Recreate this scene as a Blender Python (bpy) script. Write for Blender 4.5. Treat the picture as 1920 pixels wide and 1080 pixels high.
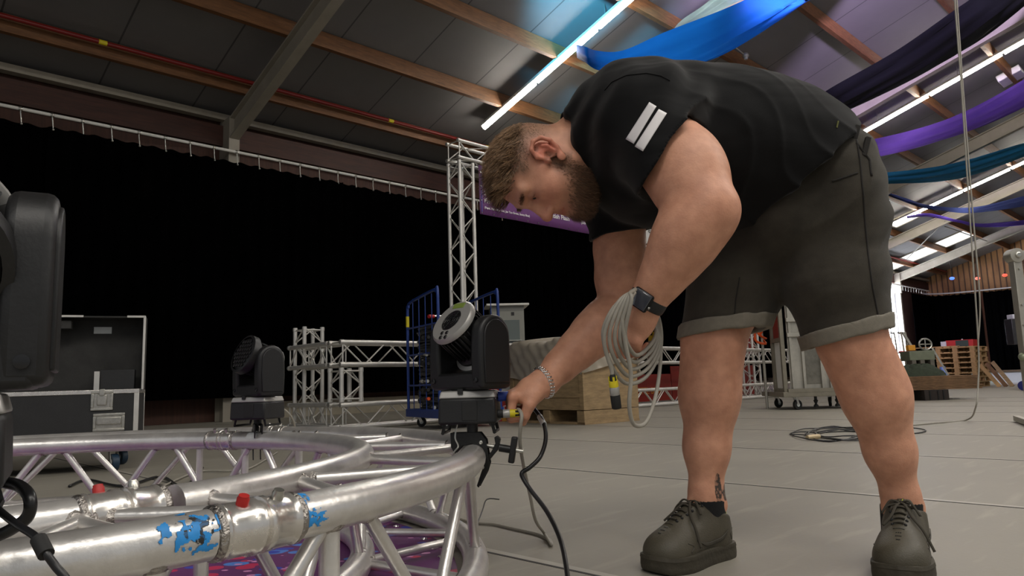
import bpy, bmesh, math, random
import numpy as np
from mathutils import Vector, Matrix, Euler

for o in list(bpy.data.objects):
    bpy.data.objects.remove(o)
SC = bpy.context.scene
COL = SC.collection
random.seed(7)
PI = math.pi

# ------------------------------------------------------------------ camera
CF, PITCH, ROLL, CH = 1350.0, 0.132, 0.0325, 0.436
_c, _s = math.cos(PITCH), math.sin(PITCH)
FWD = np.array([0, _c, _s]); UP0 = np.array([0, -_s, _c]); RT0 = np.array([1.0, 0, 0])
CRT = RT0 * math.cos(ROLL) - UP0 * math.sin(ROLL)
CUP = RT0 * math.sin(ROLL) + UP0 * math.cos(ROLL)
cam_data = bpy.data.cameras.new('camera')
cam_data.sensor_width = 36.0
cam_data.lens = 36.0 * CF / 1920.0
cam_data.clip_start = 0.05
cam_data.clip_end = 300
cam_data.dof.use_dof = False
cam = bpy.data.objects.new('camera', cam_data)
COL.objects.link(cam)
cam.matrix_world = Matrix(((CRT[0], CUP[0], -FWD[0], 0), (CRT[1], CUP[1], -FWD[1], 0),
                           (CRT[2], CUP[2], -FWD[2], CH), (0, 0, 0, 1)))
SC.camera = cam

# ------------------------------------------------------------------ exposure, world
SC.view_settings.view_transform = 'Standard'
SC.view_settings.look = 'None'
SC.view_settings.gamma = 1.0
SC.view_settings.use_curve_mapping = False
SC.view_settings.exposure = 0.0
SC.cycles.max_bounces = 7
SC.cycles.diffuse_bounces = 4
SC.cycles.glossy_bounces = 4
SC.cycles.transmission_bounces = 6
SC.cycles.transparent_max_bounces = 10
SC.cycles.sample_clamp_indirect = 6.0
SC.cycles.use_denoising = True
world = bpy.data.worlds.new('daylight')
SC.world = world
world.use_nodes = True
wb = world.node_tree.nodes['Background']
wb.inputs['Color'].default_value = (0.93, 0.96, 1.0, 1)
wb.inputs['Strength'].default_value = 0.32

# hall frame: u runs along the left wall, t runs towards that wall, the camera stands over (0, 0)
HD = np.array([0.72, 0.694, 0.0]); HT = np.array([-0.694, 0.72, 0.0])
HROT = math.atan2(0.694, 0.72)
WALL_T, EAVE, SLOPE = 11.4, 4.95, 0.31
UEND, UBEG, RIDGE_T = 39.6, -7.0, -0.6
def hall(u, t, z): return Vector(HD * u + HT * t + np.array([0, 0, z]))
def roof_z(t): return EAVE + SLOPE * (WALL_T - t)

def ray(px, py): return CRT * (px - 960) / CF - CUP * (py - 540) / CF + FWD
def at(px, py, Y):
    d = ray(px, py); d = d * (Y / d[1]); return Vector((d[0], d[1], d[2] + CH))
def onz(px, py, z=0.0):
    d = ray(px, py); k = (z - CH) / d[2]; return Vector((d[0] * k, d[1] * k, z))
def on_roof(px, py, off=0.0):
    d = ray(px, py); k = (EAVE + SLOPE * WALL_T - off - CH) / (d[2] + SLOPE * float(d @ HT))
    return Vector((d[0] * k, d[1] * k, d[2] * k + CH))
def on_t(px, py, t):
    d = ray(px, py); k = t / float(d @ HT); return Vector((d[0] * k, d[1] * k, d[2] * k + CH))

def add_area(name, loc, size, power, color, rot):
    l = bpy.data.lights.new(name, 'AREA'); l.shape = 'RECTANGLE'; l.size, l.size_y = size
    l.energy = power; l.color = color
    o = bpy.data.objects.new(name, l); COL.objects.link(o); o.location = loc; o.rotation_euler = rot
    return o
# daylight outside the open side door of the far bay, shining in through its white curtains
add_area('daylight_at_side_door', hall(33.4, 13.3, 2.6), (4.6, 4.2), 3000, (0.9, 0.95, 1.0), (PI / 2, 0, HROT + PI))
# added soft fill under the unseen half of the roof, behind the photographer
add_area('added_roof_fill', hall(3.0, -3.0, 7.6), (26, 2.4), 1000, (1.0, 0.96, 0.9), (0, 0, HROT))

def add_spot(name, loc, target, power, color, angle, radius=0.15):
    l = bpy.data.lights.new(name, 'SPOT'); l.energy = power; l.color = color; l.spot_size = angle; l.spot_blend = 0.9; l.shadow_soft_size = radius
    o = bpy.data.objects.new(name, l); COL.objects.link(o); o.location = loc
    o.rotation_euler = (Vector(target) - Vector(loc)).to_track_quat('-Z', 'Y').to_euler(); return o
# unseen spots added to tint the roof cyan and violet, above the picture
add_spot('cyan_tint_spot', on_roof(1060, -130, 1.2), on_roof(1105, 12), 2600, (0.1, 0.62, 1.0), 0.8)
add_spot('violet_tint_spot', on_roof(1620, -210, 2.0), on_roof(1570, 70), 5200, (0.74, 0.58, 1.0), 1.5)

# ------------------------------------------------------------------ materials
def srgb(r, g, b):
    f = lambda c: (c / 255 / 12.92) if c / 255 <= 0.04045 else ((c / 255 + 0.055) / 1.055) ** 2.4
    return (f(r), f(g), f(b), 1.0)

def mat(name, color, rough=0.5, metal=0.0, var=0.0, vscale=8.0, bump=0.0, bscale=60.0, rvar=0.0, spec=0.5,
        stretch=(1, 1, 1), sheen=0.0, sss=0.0, coat=0.0, crease=0.0):
    m = bpy.data.materials.new(name); m.use_nodes = True
    nt = m.node_tree; b = nt.nodes['Principled BSDF']
    b.inputs['Base Color'].default_value = color
    b.inputs['Roughness'].default_value = rough
    b.inputs['Metallic'].default_value = metal
    b.inputs['Specular IOR Level'].default_value = spec
    if sheen: b.inputs['Sheen Weight'].default_value = sheen
    if coat: b.inputs['Coat Weight'].default_value = coat
    if sss:
        b.inputs['Subsurface Weight'].default_value = sss
        b.inputs['Subsurface Radius'].default_value = (0.010, 0.004, 0.002)
        b.inputs['Subsurface Scale'].default_value = 1.0
    tc = nt.nodes.new('ShaderNodeTexCoord')
    mp = nt.nodes.new('ShaderNodeMapping'); mp.inputs['Scale'].default_value = stretch
    nt.links.new(tc.outputs['Object'], mp.inputs['Vector'])
    m['vec'] = mp.name
    if var or rvar:
        n = nt.nodes.new('ShaderNodeTexNoise'); n.inputs['Scale'].default_value = vscale
        n.inputs['Detail'].default_value = 6; n.inputs['Roughness'].default_value = 0.65
        nt.links.new(mp.outputs['Vector'], n.inputs['Vector'])
        if var:
            r = nt.nodes.new('ShaderNodeValToRGB')
            lo = tuple(max(0, c * (1 - var)) for c in color[:3]) + (1,)
            hi = tuple(min(1, c * (1 + var)) for c in color[:3]) + (1,)
            r.color_ramp.elements[0].color = lo; r.color_ramp.elements[1].color = hi
            r.color_ramp.elements[0].position = 0.3; r.color_ramp.elements[1].position = 0.7
            nt.links.new(n.outputs['Fac'], r.inputs['Fac'])
            nt.links.new(r.outputs['Color'], b.inputs['Base Color'])
        if rvar:
            mr = nt.nodes.new('ShaderNodeMapRange')
            mr.inputs['To Min'].default_value = max(0.03, rough - rvar); mr.inputs['To Max'].default_value = min(1, rough + rvar)
            nt.links.new(n.outputs['Fac'], mr.inputs['Value'])
            nt.links.new(mr.outputs['Result'], b.inputs['Roughness'])
    if bump:
        n2 = nt.nodes.new('ShaderNodeTexNoise'); n2.inputs['Scale'].default_value = bscale
        n2.inputs['Detail'].default_value = 4
        nt.links.new(mp.outputs['Vector'], n2.inputs['Vector'])
        bp = nt.nodes.new('ShaderNodeBump'); bp.inputs['Strength'].default_value = bump
        bp.inputs['Distance'].default_value = 0.01
        nt.links.new(n2.outputs['Fac'], bp.inputs['Height'])
        nt.links.new(bp.outputs['Normal'], b.inputs['Normal'])
        if crease:      # soft cloth creases
            n3 = nt.nodes.new('ShaderNodeTexNoise'); n3.inputs['Scale'].default_value = 5.5; n3.inputs['Detail'].default_value = 1.5
            n3.inputs['Distortion'].default_value = 0.8
            m3 = nt.nodes.new('ShaderNodeMapping'); m3.inputs['Rotation'].default_value = (0, 0.7, 0.3); m3.inputs['Scale'].default_value = (0.55, 1.0, 2.0)
            nt.links.new(tc.outputs['Object'], m3.inputs['Vector']); nt.links.new(m3.outputs['Vector'], n3.inputs['Vector'])
            b3 = nt.nodes.new('ShaderNodeBump'); b3.inputs['Strength'].default_value = crease; b3.inputs['Distance'].default_value = 0.05
            nt.links.new(n3.outputs['Fac'], b3.inputs['Height']); nt.links.new(b3.outputs['Normal'], bp.inputs['Normal'])
    return m

def emit(name, color, strength, base=(0.8, 0.8, 0.8, 1)):
    m = bpy.data.materials.new(name); m.use_nodes = True
    b = m.node_tree.nodes['Principled BSDF']
    b.inputs['Base Color'].default_value = base
    b.inputs['Emission Color'].default_value = color
    b.inputs['Emission Strength'].default_value = strength
    return m

def cloth(name, color, trans=0.35, var=0.2, clear=0.0):
    m = bpy.data.materials.new(name); m.use_nodes = True
    nt = m.node_tree; b = nt.nodes['Principled BSDF']; out = nt.nodes['Material Output']
    b.inputs['Roughness'].default_value = 0.75
    b.inputs['Specular IOR Level'].default_value = 0.25
    tc = nt.nodes.new('ShaderNodeTexCoord')
    n = nt.nodes.new('ShaderNodeTexNoise'); n.inputs['Scale'].default_value = 3.0; n.inputs['Detail'].default_value = 5
    nt.links.new(tc.outputs['Object'], n.inputs['Vector'])
    r = nt.nodes.new('ShaderNodeValToRGB')
    r.color_ramp.elements[0].color = tuple(c * (1 - var) for c in color[:3]) + (1,)
    r.color_ramp.elements[1].color = tuple(min(1, c * (1 + var)) for c in color[:3]) + (1,)
    nt.links.new(n.outputs['Fac'], r.inputs['Fac'])
    nt.links.new(r.outputs['Color'], b.inputs['Base Color'])
    t = nt.nodes.new('ShaderNodeBsdfTranslucent'); nt.links.new(r.outputs['Color'], t.inputs['Color'])
    mx = nt.nodes.new('ShaderNodeMixShader'); mx.inputs['Fac'].default_value = trans
    nt.links.new(b.outputs['BSDF'], mx.inputs[1]); nt.links.new(t.outputs['BSDF'], mx.inputs[2])
    last = mx
    if clear:
        tr = nt.nodes.new('ShaderNodeBsdfTransparent')
        m2 = nt.nodes.new('ShaderNodeMixShader'); m2.inputs['Fac'].default_value = clear
        nt.links.new(mx.outputs['Shader'], m2.inputs[1]); nt.links.new(tr.outputs['BSDF'], m2.inputs[2])
        last = m2
    nt.links.new(last.outputs['Shader'], out.inputs['Surface'])
    return m

M = {}
M['alu'] = mat('brushed_aluminium', srgb(226, 223, 219), 0.33, 0.72, var=0.12, vscale=14, rvar=0.12, bump=0.08, bscale=90)
M['alu_shiny'] = mat('turned_aluminium', srgb(226, 222, 216), 0.26, 0.8, var=0.12, vscale=20, rvar=0.1, bump=0.05, bscale=70)
M['weld'] = mat('weld_bead', srgb(176, 170, 164), 0.34, 1.0, var=0.3, vscale=90, bump=0.6, bscale=160)
M['alu_far'] = mat('aluminium_truss_tube', srgb(214, 211, 205), 0.42, 0.6, var=0.12, vscale=6)
M['black_plastic'] = mat('black_plastic', (0.008, 0.008, 0.0085, 1), 0.46, 0, var=0.3, vscale=6, rvar=0.1, bump=0.05, bscale=250)
M['black_gloss'] = mat('glossy_black_plastic', (0.010, 0.010, 0.011, 1), 0.25, 0, rvar=0.08, vscale=9)
M['dark_grey'] = mat('dark_grey_plastic', (0.028, 0.028, 0.028, 1), 0.45, 0, var=0.2)
M['silver_paint'] = mat('silver_grey_paint', srgb(168, 166, 162), 0.38, 0.35, var=0.06)
M['black_metal'] = mat('black_coated_metal', (0.011, 0.011, 0.011, 1), 0.38, 0.3, var=0.3, bump=0.08, bscale=120)
M['rubber'] = mat('black_rubber', (0.010, 0.010, 0.010, 1), 0.65, 0, var=0.2)
M['grey_cable'] = mat('grey_cable_jacket', srgb(158, 153, 142), 0.5, 0, var=0.1, vscale=30)
M['black_cable'] = mat('black_cable_jacket', (0.008, 0.008, 0.009, 1), 0.35, 0, var=0.2)
M['worn_cable'] = mat('worn_black_cable', (0.030, 0.029, 0.028, 1), 0.34, 0, var=0.4, vscale=12)
M['zinc'] = mat('zinc_plated_steel', srgb(190, 188, 180), 0.32, 0.9, var=0.15, vscale=40, bump=0.1, bscale=80)
M['chrome'] = mat('polished_steel', srgb(220, 218, 215), 0.15, 1.0)
M['case_black'] = mat('black_laminate', (0.016, 0.016, 0.017, 1), 0.55, 0, var=0.25, bump=0.2, bscale=300)
M['case_foam'] = mat('dark_case_lining', (0.038, 0.037, 0.035, 1), 0.9, 0, var=0.25, bump=0.3, bscale=300)
M['label_white'] = mat('white_label', srgb(205, 208, 206), 0.5, 0, var=0.05)
M['wheel_blue'] = mat('blue_castor_tyre', srgb(30, 54, 74), 0.5, 0, var=0.15)
M['blue_paint'] = mat('blue_painted_steel', srgb(26, 56, 128), 0.4, 0.1, var=0.15, bump=0.05)
M['yellow'] = mat('yellow_plastic', srgb(214, 196, 30), 0.5, 0, var=0.1)
M['red'] = mat('red_plastic', srgb(176, 34, 30), 0.5, 0, var=0.12)
M['orange'] = mat('orange_plastic', srgb(226, 84, 20), 0.5, 0, var=0.15)
M['steel_beam'] = mat('cream_painted_steel', srgb(150, 143, 130), 0.55, 0, var=0.1, vscale=3, bump=0.05)
M['timber'] = mat('pine_timber', srgb(112, 74, 42), 0.65, 0, var=0.35, vscale=5, bump=0.15, bscale=30, stretch=(1, 8, 8))
M['timber_dark'] = mat('dark_stained_timber', srgb(66, 36, 26), 0.65, 0, var=0.35, vscale=4, bump=0.1, bscale=20, stretch=(0.6, 8, 8))
M['wood_raw'] = mat('rough_plywood', srgb(150, 126, 92), 0.75, 0, var=0.3, vscale=4, bump=0.25, bscale=24, stretch=(1.5, 1.5, 7))
M['wood_pallet'] = mat('weathered_pallet_wood', srgb(166, 134, 88), 0.8, 0, var=0.3, vscale=4, bump=0.2, bscale=20)
M['wood_ply'] = mat('stacked_board_edges', srgb(112, 84, 58), 0.8, 0, var=0.4, vscale=6, bump=0.2)
M['curtain'] = mat('black_stage_molton', (0.0010, 0.0010, 0.0011, 1), 0.95, 0, var=0.3, vscale=2, spec=0.0)
M['galv'] = mat('galvanised_sheet', srgb(176, 172, 162), 0.42, 0.6, var=0.18, vscale=5, rvar=0.1)
M['white_paint'] = mat('white_paint', srgb(214, 212, 206), 0.5, 0, var=0.06)

# ------------------------------------------------------------------ mesh building
def rot_to(v):
    v = Vector(v).normalized()
    return v.to_track_quat('Z', 'Y').to_matrix()

class MB:
    """Collects shapes into one mesh."""
    def __init__(self):
        self.v = []; self.f = []; self.mi = []; self.cur = 0; self.T = None
    def _p(self, p):
        p = Vector(p)
        self.v.append(self.T @ p if self.T is not None else p)
    def face(self, idx): self.f.append(tuple(idx)); self.mi.append(self.cur)
    def box(self, c, size, R=None, taper=1.0):
        n = len(self.v); c = Vector(c)
        for z in (-.5, .5):
            k = taper if z > 0 else 1.0
            for x, y in ((-.5, -.5), (.5, -.5), (.5, .5), (-.5, .5)):
                p = Vector((x * size[0] * k, y * size[1] * k, z * size[2]))
                if R is not None: p = R @ p
                self._p(c + p)
        for q in ((3, 2, 1, 0), (4, 5, 6, 7), (0, 1, 5, 4), (1, 2, 6, 5), (2, 3, 7, 6), (3, 0, 4, 7)):
            self.face([n + i for i in q])
        return self
    def box2(self, lo, hi): 
        lo, hi = Vector(lo), Vector(hi)
        return self.box((lo + hi) / 2, hi - lo)
    def bar(self, a, b, w, h, up=(0, 0, 1)):
        a, b = Vector(a), Vector(b); x = (b - a); L = x.length; x.normalize()
        y = Vector(up).cross(x); y.normalize(); z = x.cross(y)
        R = Matrix((x, y, z)).transposed()
        return self.box((a + b) / 2, (L, w, h), R)
    def tube(self, pts, r, n=10, closed=False, caps=True, flat=1.0):
        pts = [Vector(p) for p in pts]
        rs = r if isinstance(r, (list, tuple, np.ndarray)) else [r] * len(pts)
        m = len(pts); base = len(self.v)
        prev = None; frames = []
        for i in range(m):
            if closed: t = pts[(i + 1) % m] - pts[i - 1]
            else: t = pts[min(i + 1, m - 1)] - pts[max(i - 1, 0)]
            if t.length < 1e-9: t = Vector((0, 0, 1))
            t.normalize()
            if prev is None:
                a = Vector((0, 0, 1)) if abs(t.z) < 0.9 else Vector((1, 0, 0))
                u = a.cross(t).normalized()
            else:
                u = prev - t * prev.dot(t)
                if u.length < 1e-6: u = Vector((0, 0, 1)).cross(t)
                u.normalize()
            prev = u; frames.append((u, t.cross(u)))
        for i in range(m):
            u, w = frames[i]
            for k in range(n):
                a = 2 * PI * k / n
                self._p(pts[i] + u * (math.cos(a) * rs[i]) + w * (math.sin(a) * rs[i] * flat))
        for i in range(m if closed else m - 1):
            j = (i + 1) % m
            for k in range(n):
                k2 = (k + 1) % n
                self.face((base + i * n + k, base + i * n + k2, base + j * n + k2, base + j * n + k))
        if caps and not closed:
            self.face([base + k for k in range(n)][::-1])
            self.face([base + (m - 1) * n + k for k in range(n)])
        return self
    def rod(self, a, b, r, n=10): return self.tube([a, b], r, n)
    def lathe(self, prof, n=32, R=None, c=(0, 0, 0), caps=True):
        base = len(self.v); c = Vector(c)
        for (r, z) in prof:
            for k in range(n):
                a = 2 * PI * k / n; p = Vector((r * math.cos(a), r * math.sin(a), z))
                if R is not None: p = R @ p
                self._p(c + p)
        m = len(prof)
        for i in range(m - 1):
            for k in range(n):
                k2 = (k + 1) % n
                self.face((base + i * n + k, base + i * n + k2, base + (i + 1) * n + k2, base + (i + 1) * n + k))
        if caps:
            self.face([base + k for k in range(n)][::-1]); self.face([base + (m - 1) * n + k for k in range(n)])
        return self
    def prism(self, poly, depth, R=None, c=(0, 0, 0), holes=None):
        """poly in local XY, extruded along local Z by +-depth/2"""
        n = len(poly); base = len(self.v); c = Vector(c)
        for z in (-depth / 2, depth / 2):
            for (x, y) in poly:
                p = Vector((x, y, z))
                if R is not None: p = R @ p
                self._p(c + p)
        self.face([base + i for i in range(n)][::-1]); self.face([base + n + i for i in range(n)])
        for i in range(n):
            j = (i + 1) % n; self.face((base + i, base + j, base + n + j, base + n + i))
        return self
    def ball(self, c, r, nu=16, nv=10, R=None):
        r = r if isinstance(r, (tuple, list)) else (r, r, r)
        base = len(self.v); c = Vector(c)
        for i in range(1, nv):
            th = PI * i / nv
            for k in range(nu):
                a = 2 * PI * k / nu
                p = Vector((r[0] * math.sin(th) * math.cos(a), r[1] * math.sin(th) * math.sin(a), -r[2] * math.cos(th)))
                if R is not None: p = R @ p
                self._p(c + p)
        q = Vector((0, 0, r[2])); q = R @ q if R is not None else q
        self._p(c - q); self._p(c + q)
        b0, b1 = len(self.v) - 2, len(self.v) - 1
        for i in range(nv - 2):
            for k in range(nu):
                k2 = (k + 1) % nu
                self.face((base + i * nu + k, base + i * nu + k2, base + (i + 1) * nu + k2, base + (i + 1) * nu + k))
        for k in range(nu):
            k2 = (k + 1) % nu
            self.face((b0, base + k2, base + k)); self.face((b1, base + (nv - 2) * nu + k, base + (nv - 2) * nu + k2))
        return self
    def grid(self, P):
        """P: 2D list of points -> quad sheet"""
        base = len(self.v); a, b = len(P), len(P[0])
        for row in P:
            for p in row: self._p(p)
        for i in range(a - 1):
            for j in range(b - 1):
                self.face((base + i * b + j, base + i * b + j + 1, base + (i + 1) * b + j + 1, base + (i + 1) * b + j))
        return self
    def build(self, name, material, parent=None, smooth=35, bevel=0.0, label=None, kind=None, world=False, segs=2, solid=0.0):
        me = bpy.data.meshes.new(name)
        vs = self.v
        if world and parent is not None:
            off = parent.matrix_basis.inverted()
            vs = [off @ p for p in vs]
        me.from_pydata([tuple(p) for p in vs], [], self.f)
        mats = material if isinstance(material, (list, tuple)) else [material]
        for m in mats: me.materials.append(m)
        if len(mats) > 1: me.polygons.foreach_set('material_index', self.mi)
        me.update()
        bm = bmesh.new(); bm.from_mesh(me); bmesh.ops.recalc_face_normals(bm, faces=bm.faces); bm.to_mesh(me); bm.free()
        if smooth:
            me.polygons.foreach_set('use_smooth', [True] * len(me.polygons))
            me.set_sharp_from_angle(angle=math.radians(smooth))
        o = bpy.data.objects.new(name, me); COL.objects.link(o)
        if parent is not None: o.parent = parent
        if solid:
            s = o.modifiers.new('thickness', 'SOLIDIFY'); s.thickness = solid; s.offset = 0
        if bevel:
            b = o.modifiers.new('edges', 'BEVEL'); b.width = bevel; b.segments = segs; b.limit_method = 'ANGLE'
            b.angle_limit = math.radians(40); b.harden_normals = False
        if label: o['label'] = label
        if kind: o['kind'] = kind
        return o

def thing(name, label, cat, loc=(0, 0, 0), rot=(0, 0, 0), group=None):
    o = bpy.data.objects.new(name, None); COL.objects.link(o)
    o.empty_display_size = 0.05
    o.location = loc
    o.rotation_euler = rot if isinstance(rot, (tuple, list, Euler)) else (0, 0, rot)
    o.matrix_basis = Matrix.LocRotScale(o.location, o.rotation_euler, None)
    o['label'] = label; o['category'] = cat
    if group: o['group'] = group
    return o
def tag(o, label, cat, group=None):
    o['label'] = label; o['category'] = cat
    if group: o['group'] = group
    return o
def struct(o):
    o['kind'] = 'structure'; return o
def kids(o): return [c for c in COL.objects if c.parent == o]
def dup(root, label=None, group=None, loc=None, rot=None):
    def cp(o, par):
        c = o.copy(); COL.objects.link(c)
        if par is not None: c.parent = par
        for ch in [k for k in SRC if k.parent == o]: cp(ch, c)
        return c
    SRC = list(COL.objects)
    r = cp(root, None)
    if label: r['label'] = label
    if group: r['group'] = group
    if loc is not None: r.location = loc
    if rot is not None: r.rotation_euler = rot
    return r
def hall_obj(o):
    o.rotation_euler = (0, 0, HROT); return o
def spline(pts, n=8, closed=False):
    """Catmull-Rom through pts"""
    P = [Vector(p) for p in pts]; m = len(P); out = []
    rng = range(m) if closed else range(m - 1)
    for i in rng:
        if closed: p0, p1, p2, p3 = P[i - 1], P[i], P[(i + 1) % m], P[(i + 2) % m]
        else: p0, p1, p2, p3 = P[max(i - 1, 0)], P[i], P[i + 1], P[min(i + 2, m - 1)]
        for k in range(n):
            t = k / n
            out.append(0.5 * ((2 * p1) + (p2 - p0) * t + (2 * p0 - 5 * p1 + 4 * p2 - p3) * t * t + (3 * p1 - p0 - 3 * p2 + p3) * t ** 3))
    if not closed: out.append(P[-1])
    return out
def text_mesh(name, body, size, material, parent, loc, rot, extrude=0.0006, bold=False, align='LEFT', sx=1.0):
    """lettering as a real thin mesh of its own"""
    cu = bpy.data.curves.new(name, 'FONT'); cu.body = body; cu.size = size; cu.extrude = extrude
    cu.align_x = align; cu.resolution_u = 3
    if bold: cu.offset = size * 0.018
    tmp = bpy.data.objects.new(name, cu); COL.objects.link(tmp)
    dg = bpy.context.evaluated_depsgraph_get()
    me = bpy.data.meshes.new_from_object(tmp.evaluated_get(dg))
    bpy.data.objects.remove(tmp); bpy.data.curves.remove(cu)
    me.materials.clear(); me.materials.append(material)
    o = bpy.data.objects.new(name, me); COL.objects.link(o)
    if parent is not None: o.parent = parent
    o.location = loc; o.rotation_euler = rot; o.scale = (sx, 1, 1)
    return o
# ================================================================== the hall
def floor_material():
    m = mat('grey_dance_floor', srgb(143, 138, 127), 0.5, 0, var=0.10, vscale=1.3, bump=0.05, bscale=90, rvar=0.08, spec=0.35)
    nt = m.node_tree; b = nt.nodes['Principled BSDF']
    tc = nt.nodes.new('ShaderNodeTexCoord'); sp = nt.nodes.new('ShaderNodeSeparateXYZ')
    nt.links.new(tc.outputs['Object'], sp.inputs['Vector'])
    # scuffs
    n = nt.nodes.new('ShaderNodeTexNoise'); n.inputs['Scale'].default_value = 5.0; n.inputs['Detail'].default_value = 8
    mp = nt.nodes.new('ShaderNodeMapping'); mp.inputs['Scale'].default_value = (0.5, 3.0, 1)
    nt.links.new(tc.outputs['Object'], mp.inputs['Vector']); nt.links.new(mp.outputs['Vector'], n.inputs['Vector'])
    cr = nt.nodes.new('ShaderNodeValToRGB'); cr.color_ramp.elements[0].position = 0.56; cr.color_ramp.elements[1].position = 0.80
    cr.color_ramp.elements[0].color = (0, 0, 0, 1); cr.color_ramp.elements[1].color = (0.32, 0.32, 0.32, 1)
    nt.links.new(n.outputs['Fac'], cr.inputs['Fac'])
    src = b.inputs['Base Color'].links[0].from_socket
    mx = nt.nodes.new('ShaderNodeMixRGB'); mx.inputs['Color2'].default_value = srgb(196, 188, 172)
    nt.links.new(cr.outputs['Color'], mx.inputs['Fac']); nt.links.new(src, mx.inputs['Color1'])
    nt.links.new(mx.outputs['Color'], b.inputs['Base Color'])
    return m
mfloor = floor_material()
mb = MB().box2((UBEG - 6, -16, -0.12), (UEND + 0.4, WALL_T + 0.35, 0))
struct(hall_obj(mb.build('floor', mfloor)))
# taped seams between the strips of floor covering
M['seam_dark'] = mat('seam_gap', (0.035, 0.033, 0.03, 1), 0.7)
M['seam_tape'] = mat('clear_floor_tape', srgb(164, 159, 148), 0.35, 0, var=0.12, vscale=3)
for i, u in enumerate((-0.1, 1.3, 2.74, 4.12, 5.55, 7.0, 8.4, 9.8, 11.2, 12.6)):
    mb = MB()
    mb.cur = 0; mb.box2((u + 0.004, -12, 0.0), (u + 0.028, WALL_T - 1.0, 0.0012))
    mb.cur = 1; mb.box2((u - 0.005, -12, 0.0), (u + 0.004, WALL_T - 1.0, 0.0010))
    struct(hall_obj(mb.build('trim_%d' % (i + 1), [M['seam_tape'], M['seam_dark']], smooth=0)))

# walls
M['wall_wood'] = mat('brown_wall_boards', srgb(70, 42, 30), 0.7, 0, var=0.3, vscale=3, bump=0.1, stretch=(8, 1, 0.5))
D0, D1 = 31.2, 35.7   # the open side door
mb = MB(); mb.box2((UBEG, WALL_T, 0), (D0, WALL_T + 0.25, EAVE + 0.05)); mb.box2((D1, WALL_T, 0), (UEND + 0.3, WALL_T + 0.25, EAVE + 0.05))
mb.box2((D0, WALL_T, 4.3), (D1, WALL_T + 0.25, EAVE + 0.05))
struct(hall_obj(mb.build('wall_left', M['wall_wood'], smooth=0)))
mb = MB().box2((5.2, WALL_T - 0.05, 0.0), (D0, WALL_T, 0.27))
struct(hall_obj(mb.build('baseboard_left', mat('pale_base_panel', srgb(170, 160, 140), 0.6, var=0.1), smooth=0)))

def plank_material():
    m = mat('brown_cladding_planks', srgb(150, 108, 66), 0.7, 0, var=0.3, vscale=4, stretch=(1, 1, 0.3))
    nt = m.node_tree; b = nt.nodes['Principled BSDF']
    tc = nt.nodes.new('ShaderNodeTexCoord')
    w = nt.nodes.new('ShaderNodeTexWave'); w.bands_direction = 'Y'; w.inputs['Scale'].default_value = 1.3; w.inputs['Distortion'].default_value = 0.2
    nt.links.new(tc.outputs['Object'], w.inputs['Vector'])
    cr = nt.nodes.new('ShaderNodeValToRGB'); cr.color_ramp.elements[0].position = 0.05; cr.color_ramp.elements[1].position = 0.25
    nt.links.new(w.outputs['Fac'], cr.inputs['Fac'])
    src = b.inputs['Base Color'].links[0].from_socket
    mx = nt.nodes.new('ShaderNodeMixRGB'); mx.blend_type = 'MULTIPLY'; mx.inputs['Fac'].default_value = 0.75
    nt.links.new(src, mx.inputs['Color1']); nt.links.new(cr.outputs['Color'], mx.inputs['Color2'])
    nt.links.new(mx.outputs['Color'], b.inputs['Base Color'])
    return m
# gable end
poly = [(-14, 0), (WALL_T + 0.25, 0), (WALL_T + 0.25, EAVE), (RIDGE_T, roof_z(RIDGE_T)), (-14, roof_z(RIDGE_T) - 13.4 * SLOPE)]
mb = MB()
Rg = Matrix(((0, 0, 1), (1, 0, 0), (0, 1, 0)))
mb.prism(poly, 0.25, R=Rg, c=(UEND + 0.15, 0, 0))
struct(hall_obj(mb.build('wall_end', plank_material(), smooth=0)))

# roof: sandwich panels with joints
def ceiling_material():
    m = mat('grey_roof_panels', srgb(112, 110, 110), 0.6, 0, var=0.06, vscale=1.5)
    nt = m.node_tree; b = nt.nodes['Principled BSDF']
    tc = nt.nodes.new('ShaderNodeTexCoord'); sp = nt.nodes.new('ShaderNodeSeparateXYZ')
    nt.links.new(tc.outputs['Object'], sp.inputs['Vector'])
    d = nt.nodes.new('ShaderNodeMath'); d.operation = 'DIVIDE'; d.inputs[1].default_value = 1.333
    nt.links.new(sp.outputs['X'], d.inputs[0])
    fr = nt.nodes.new('ShaderNodeMath'); fr.operation = 'FRACT'; nt.links.new(d.outputs[0], fr.inputs[0])
    lt = nt.nodes.new('ShaderNodeMath'); lt.operation = 'LESS_THAN'; lt.inputs[1].default_value = 0.018
    nt.links.new(fr.outputs[0], lt.inputs[0])
    src = b.inputs['Base Color'].links[0].from_socket
    mx = nt.nodes.new('ShaderNodeMixRGB'); mx.inputs['Color2'].default_value = (0.06, 0.06, 0.06, 1)
    nt.links.new(lt.outputs[0], mx.inputs['Fac']); nt.links.new(src, mx.inputs['Color1'])
    nt.links.new(mx.outputs['Color'], b.inputs['Base Color'])
    return m
mceil = ceiling_material()
ang = math.atan(SLOPE)
mb = MB()
def slope_box(u0, u1, t0, t1, off, th, z_extra=0):
    P = []
    for dz in (off, off + th):
        for (u, t) in ((u0, t0), (u1, t0), (u1, t1), (u0, t1)):
            P.append((u, t, roof_z(t) + dz))
    return P
def add_slope(mb, *a):
    n = len(mb.v)
    for p in slope_box(*a): mb._p(p)
    for q in ((3, 2, 1, 0), (4, 5, 6, 7), (0, 1, 5, 4), (1, 2, 6, 5), (2, 3, 7, 6), (3, 0, 4, 7)): mb.face([n + i for i in q])
add_slope(mb, UBEG, UEND + 0.3, RIDGE_T, WALL_T + 0.5, 0, 0.12)
struct(hall_obj(mb.build('ceiling', mceil, smooth=0)))
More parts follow.
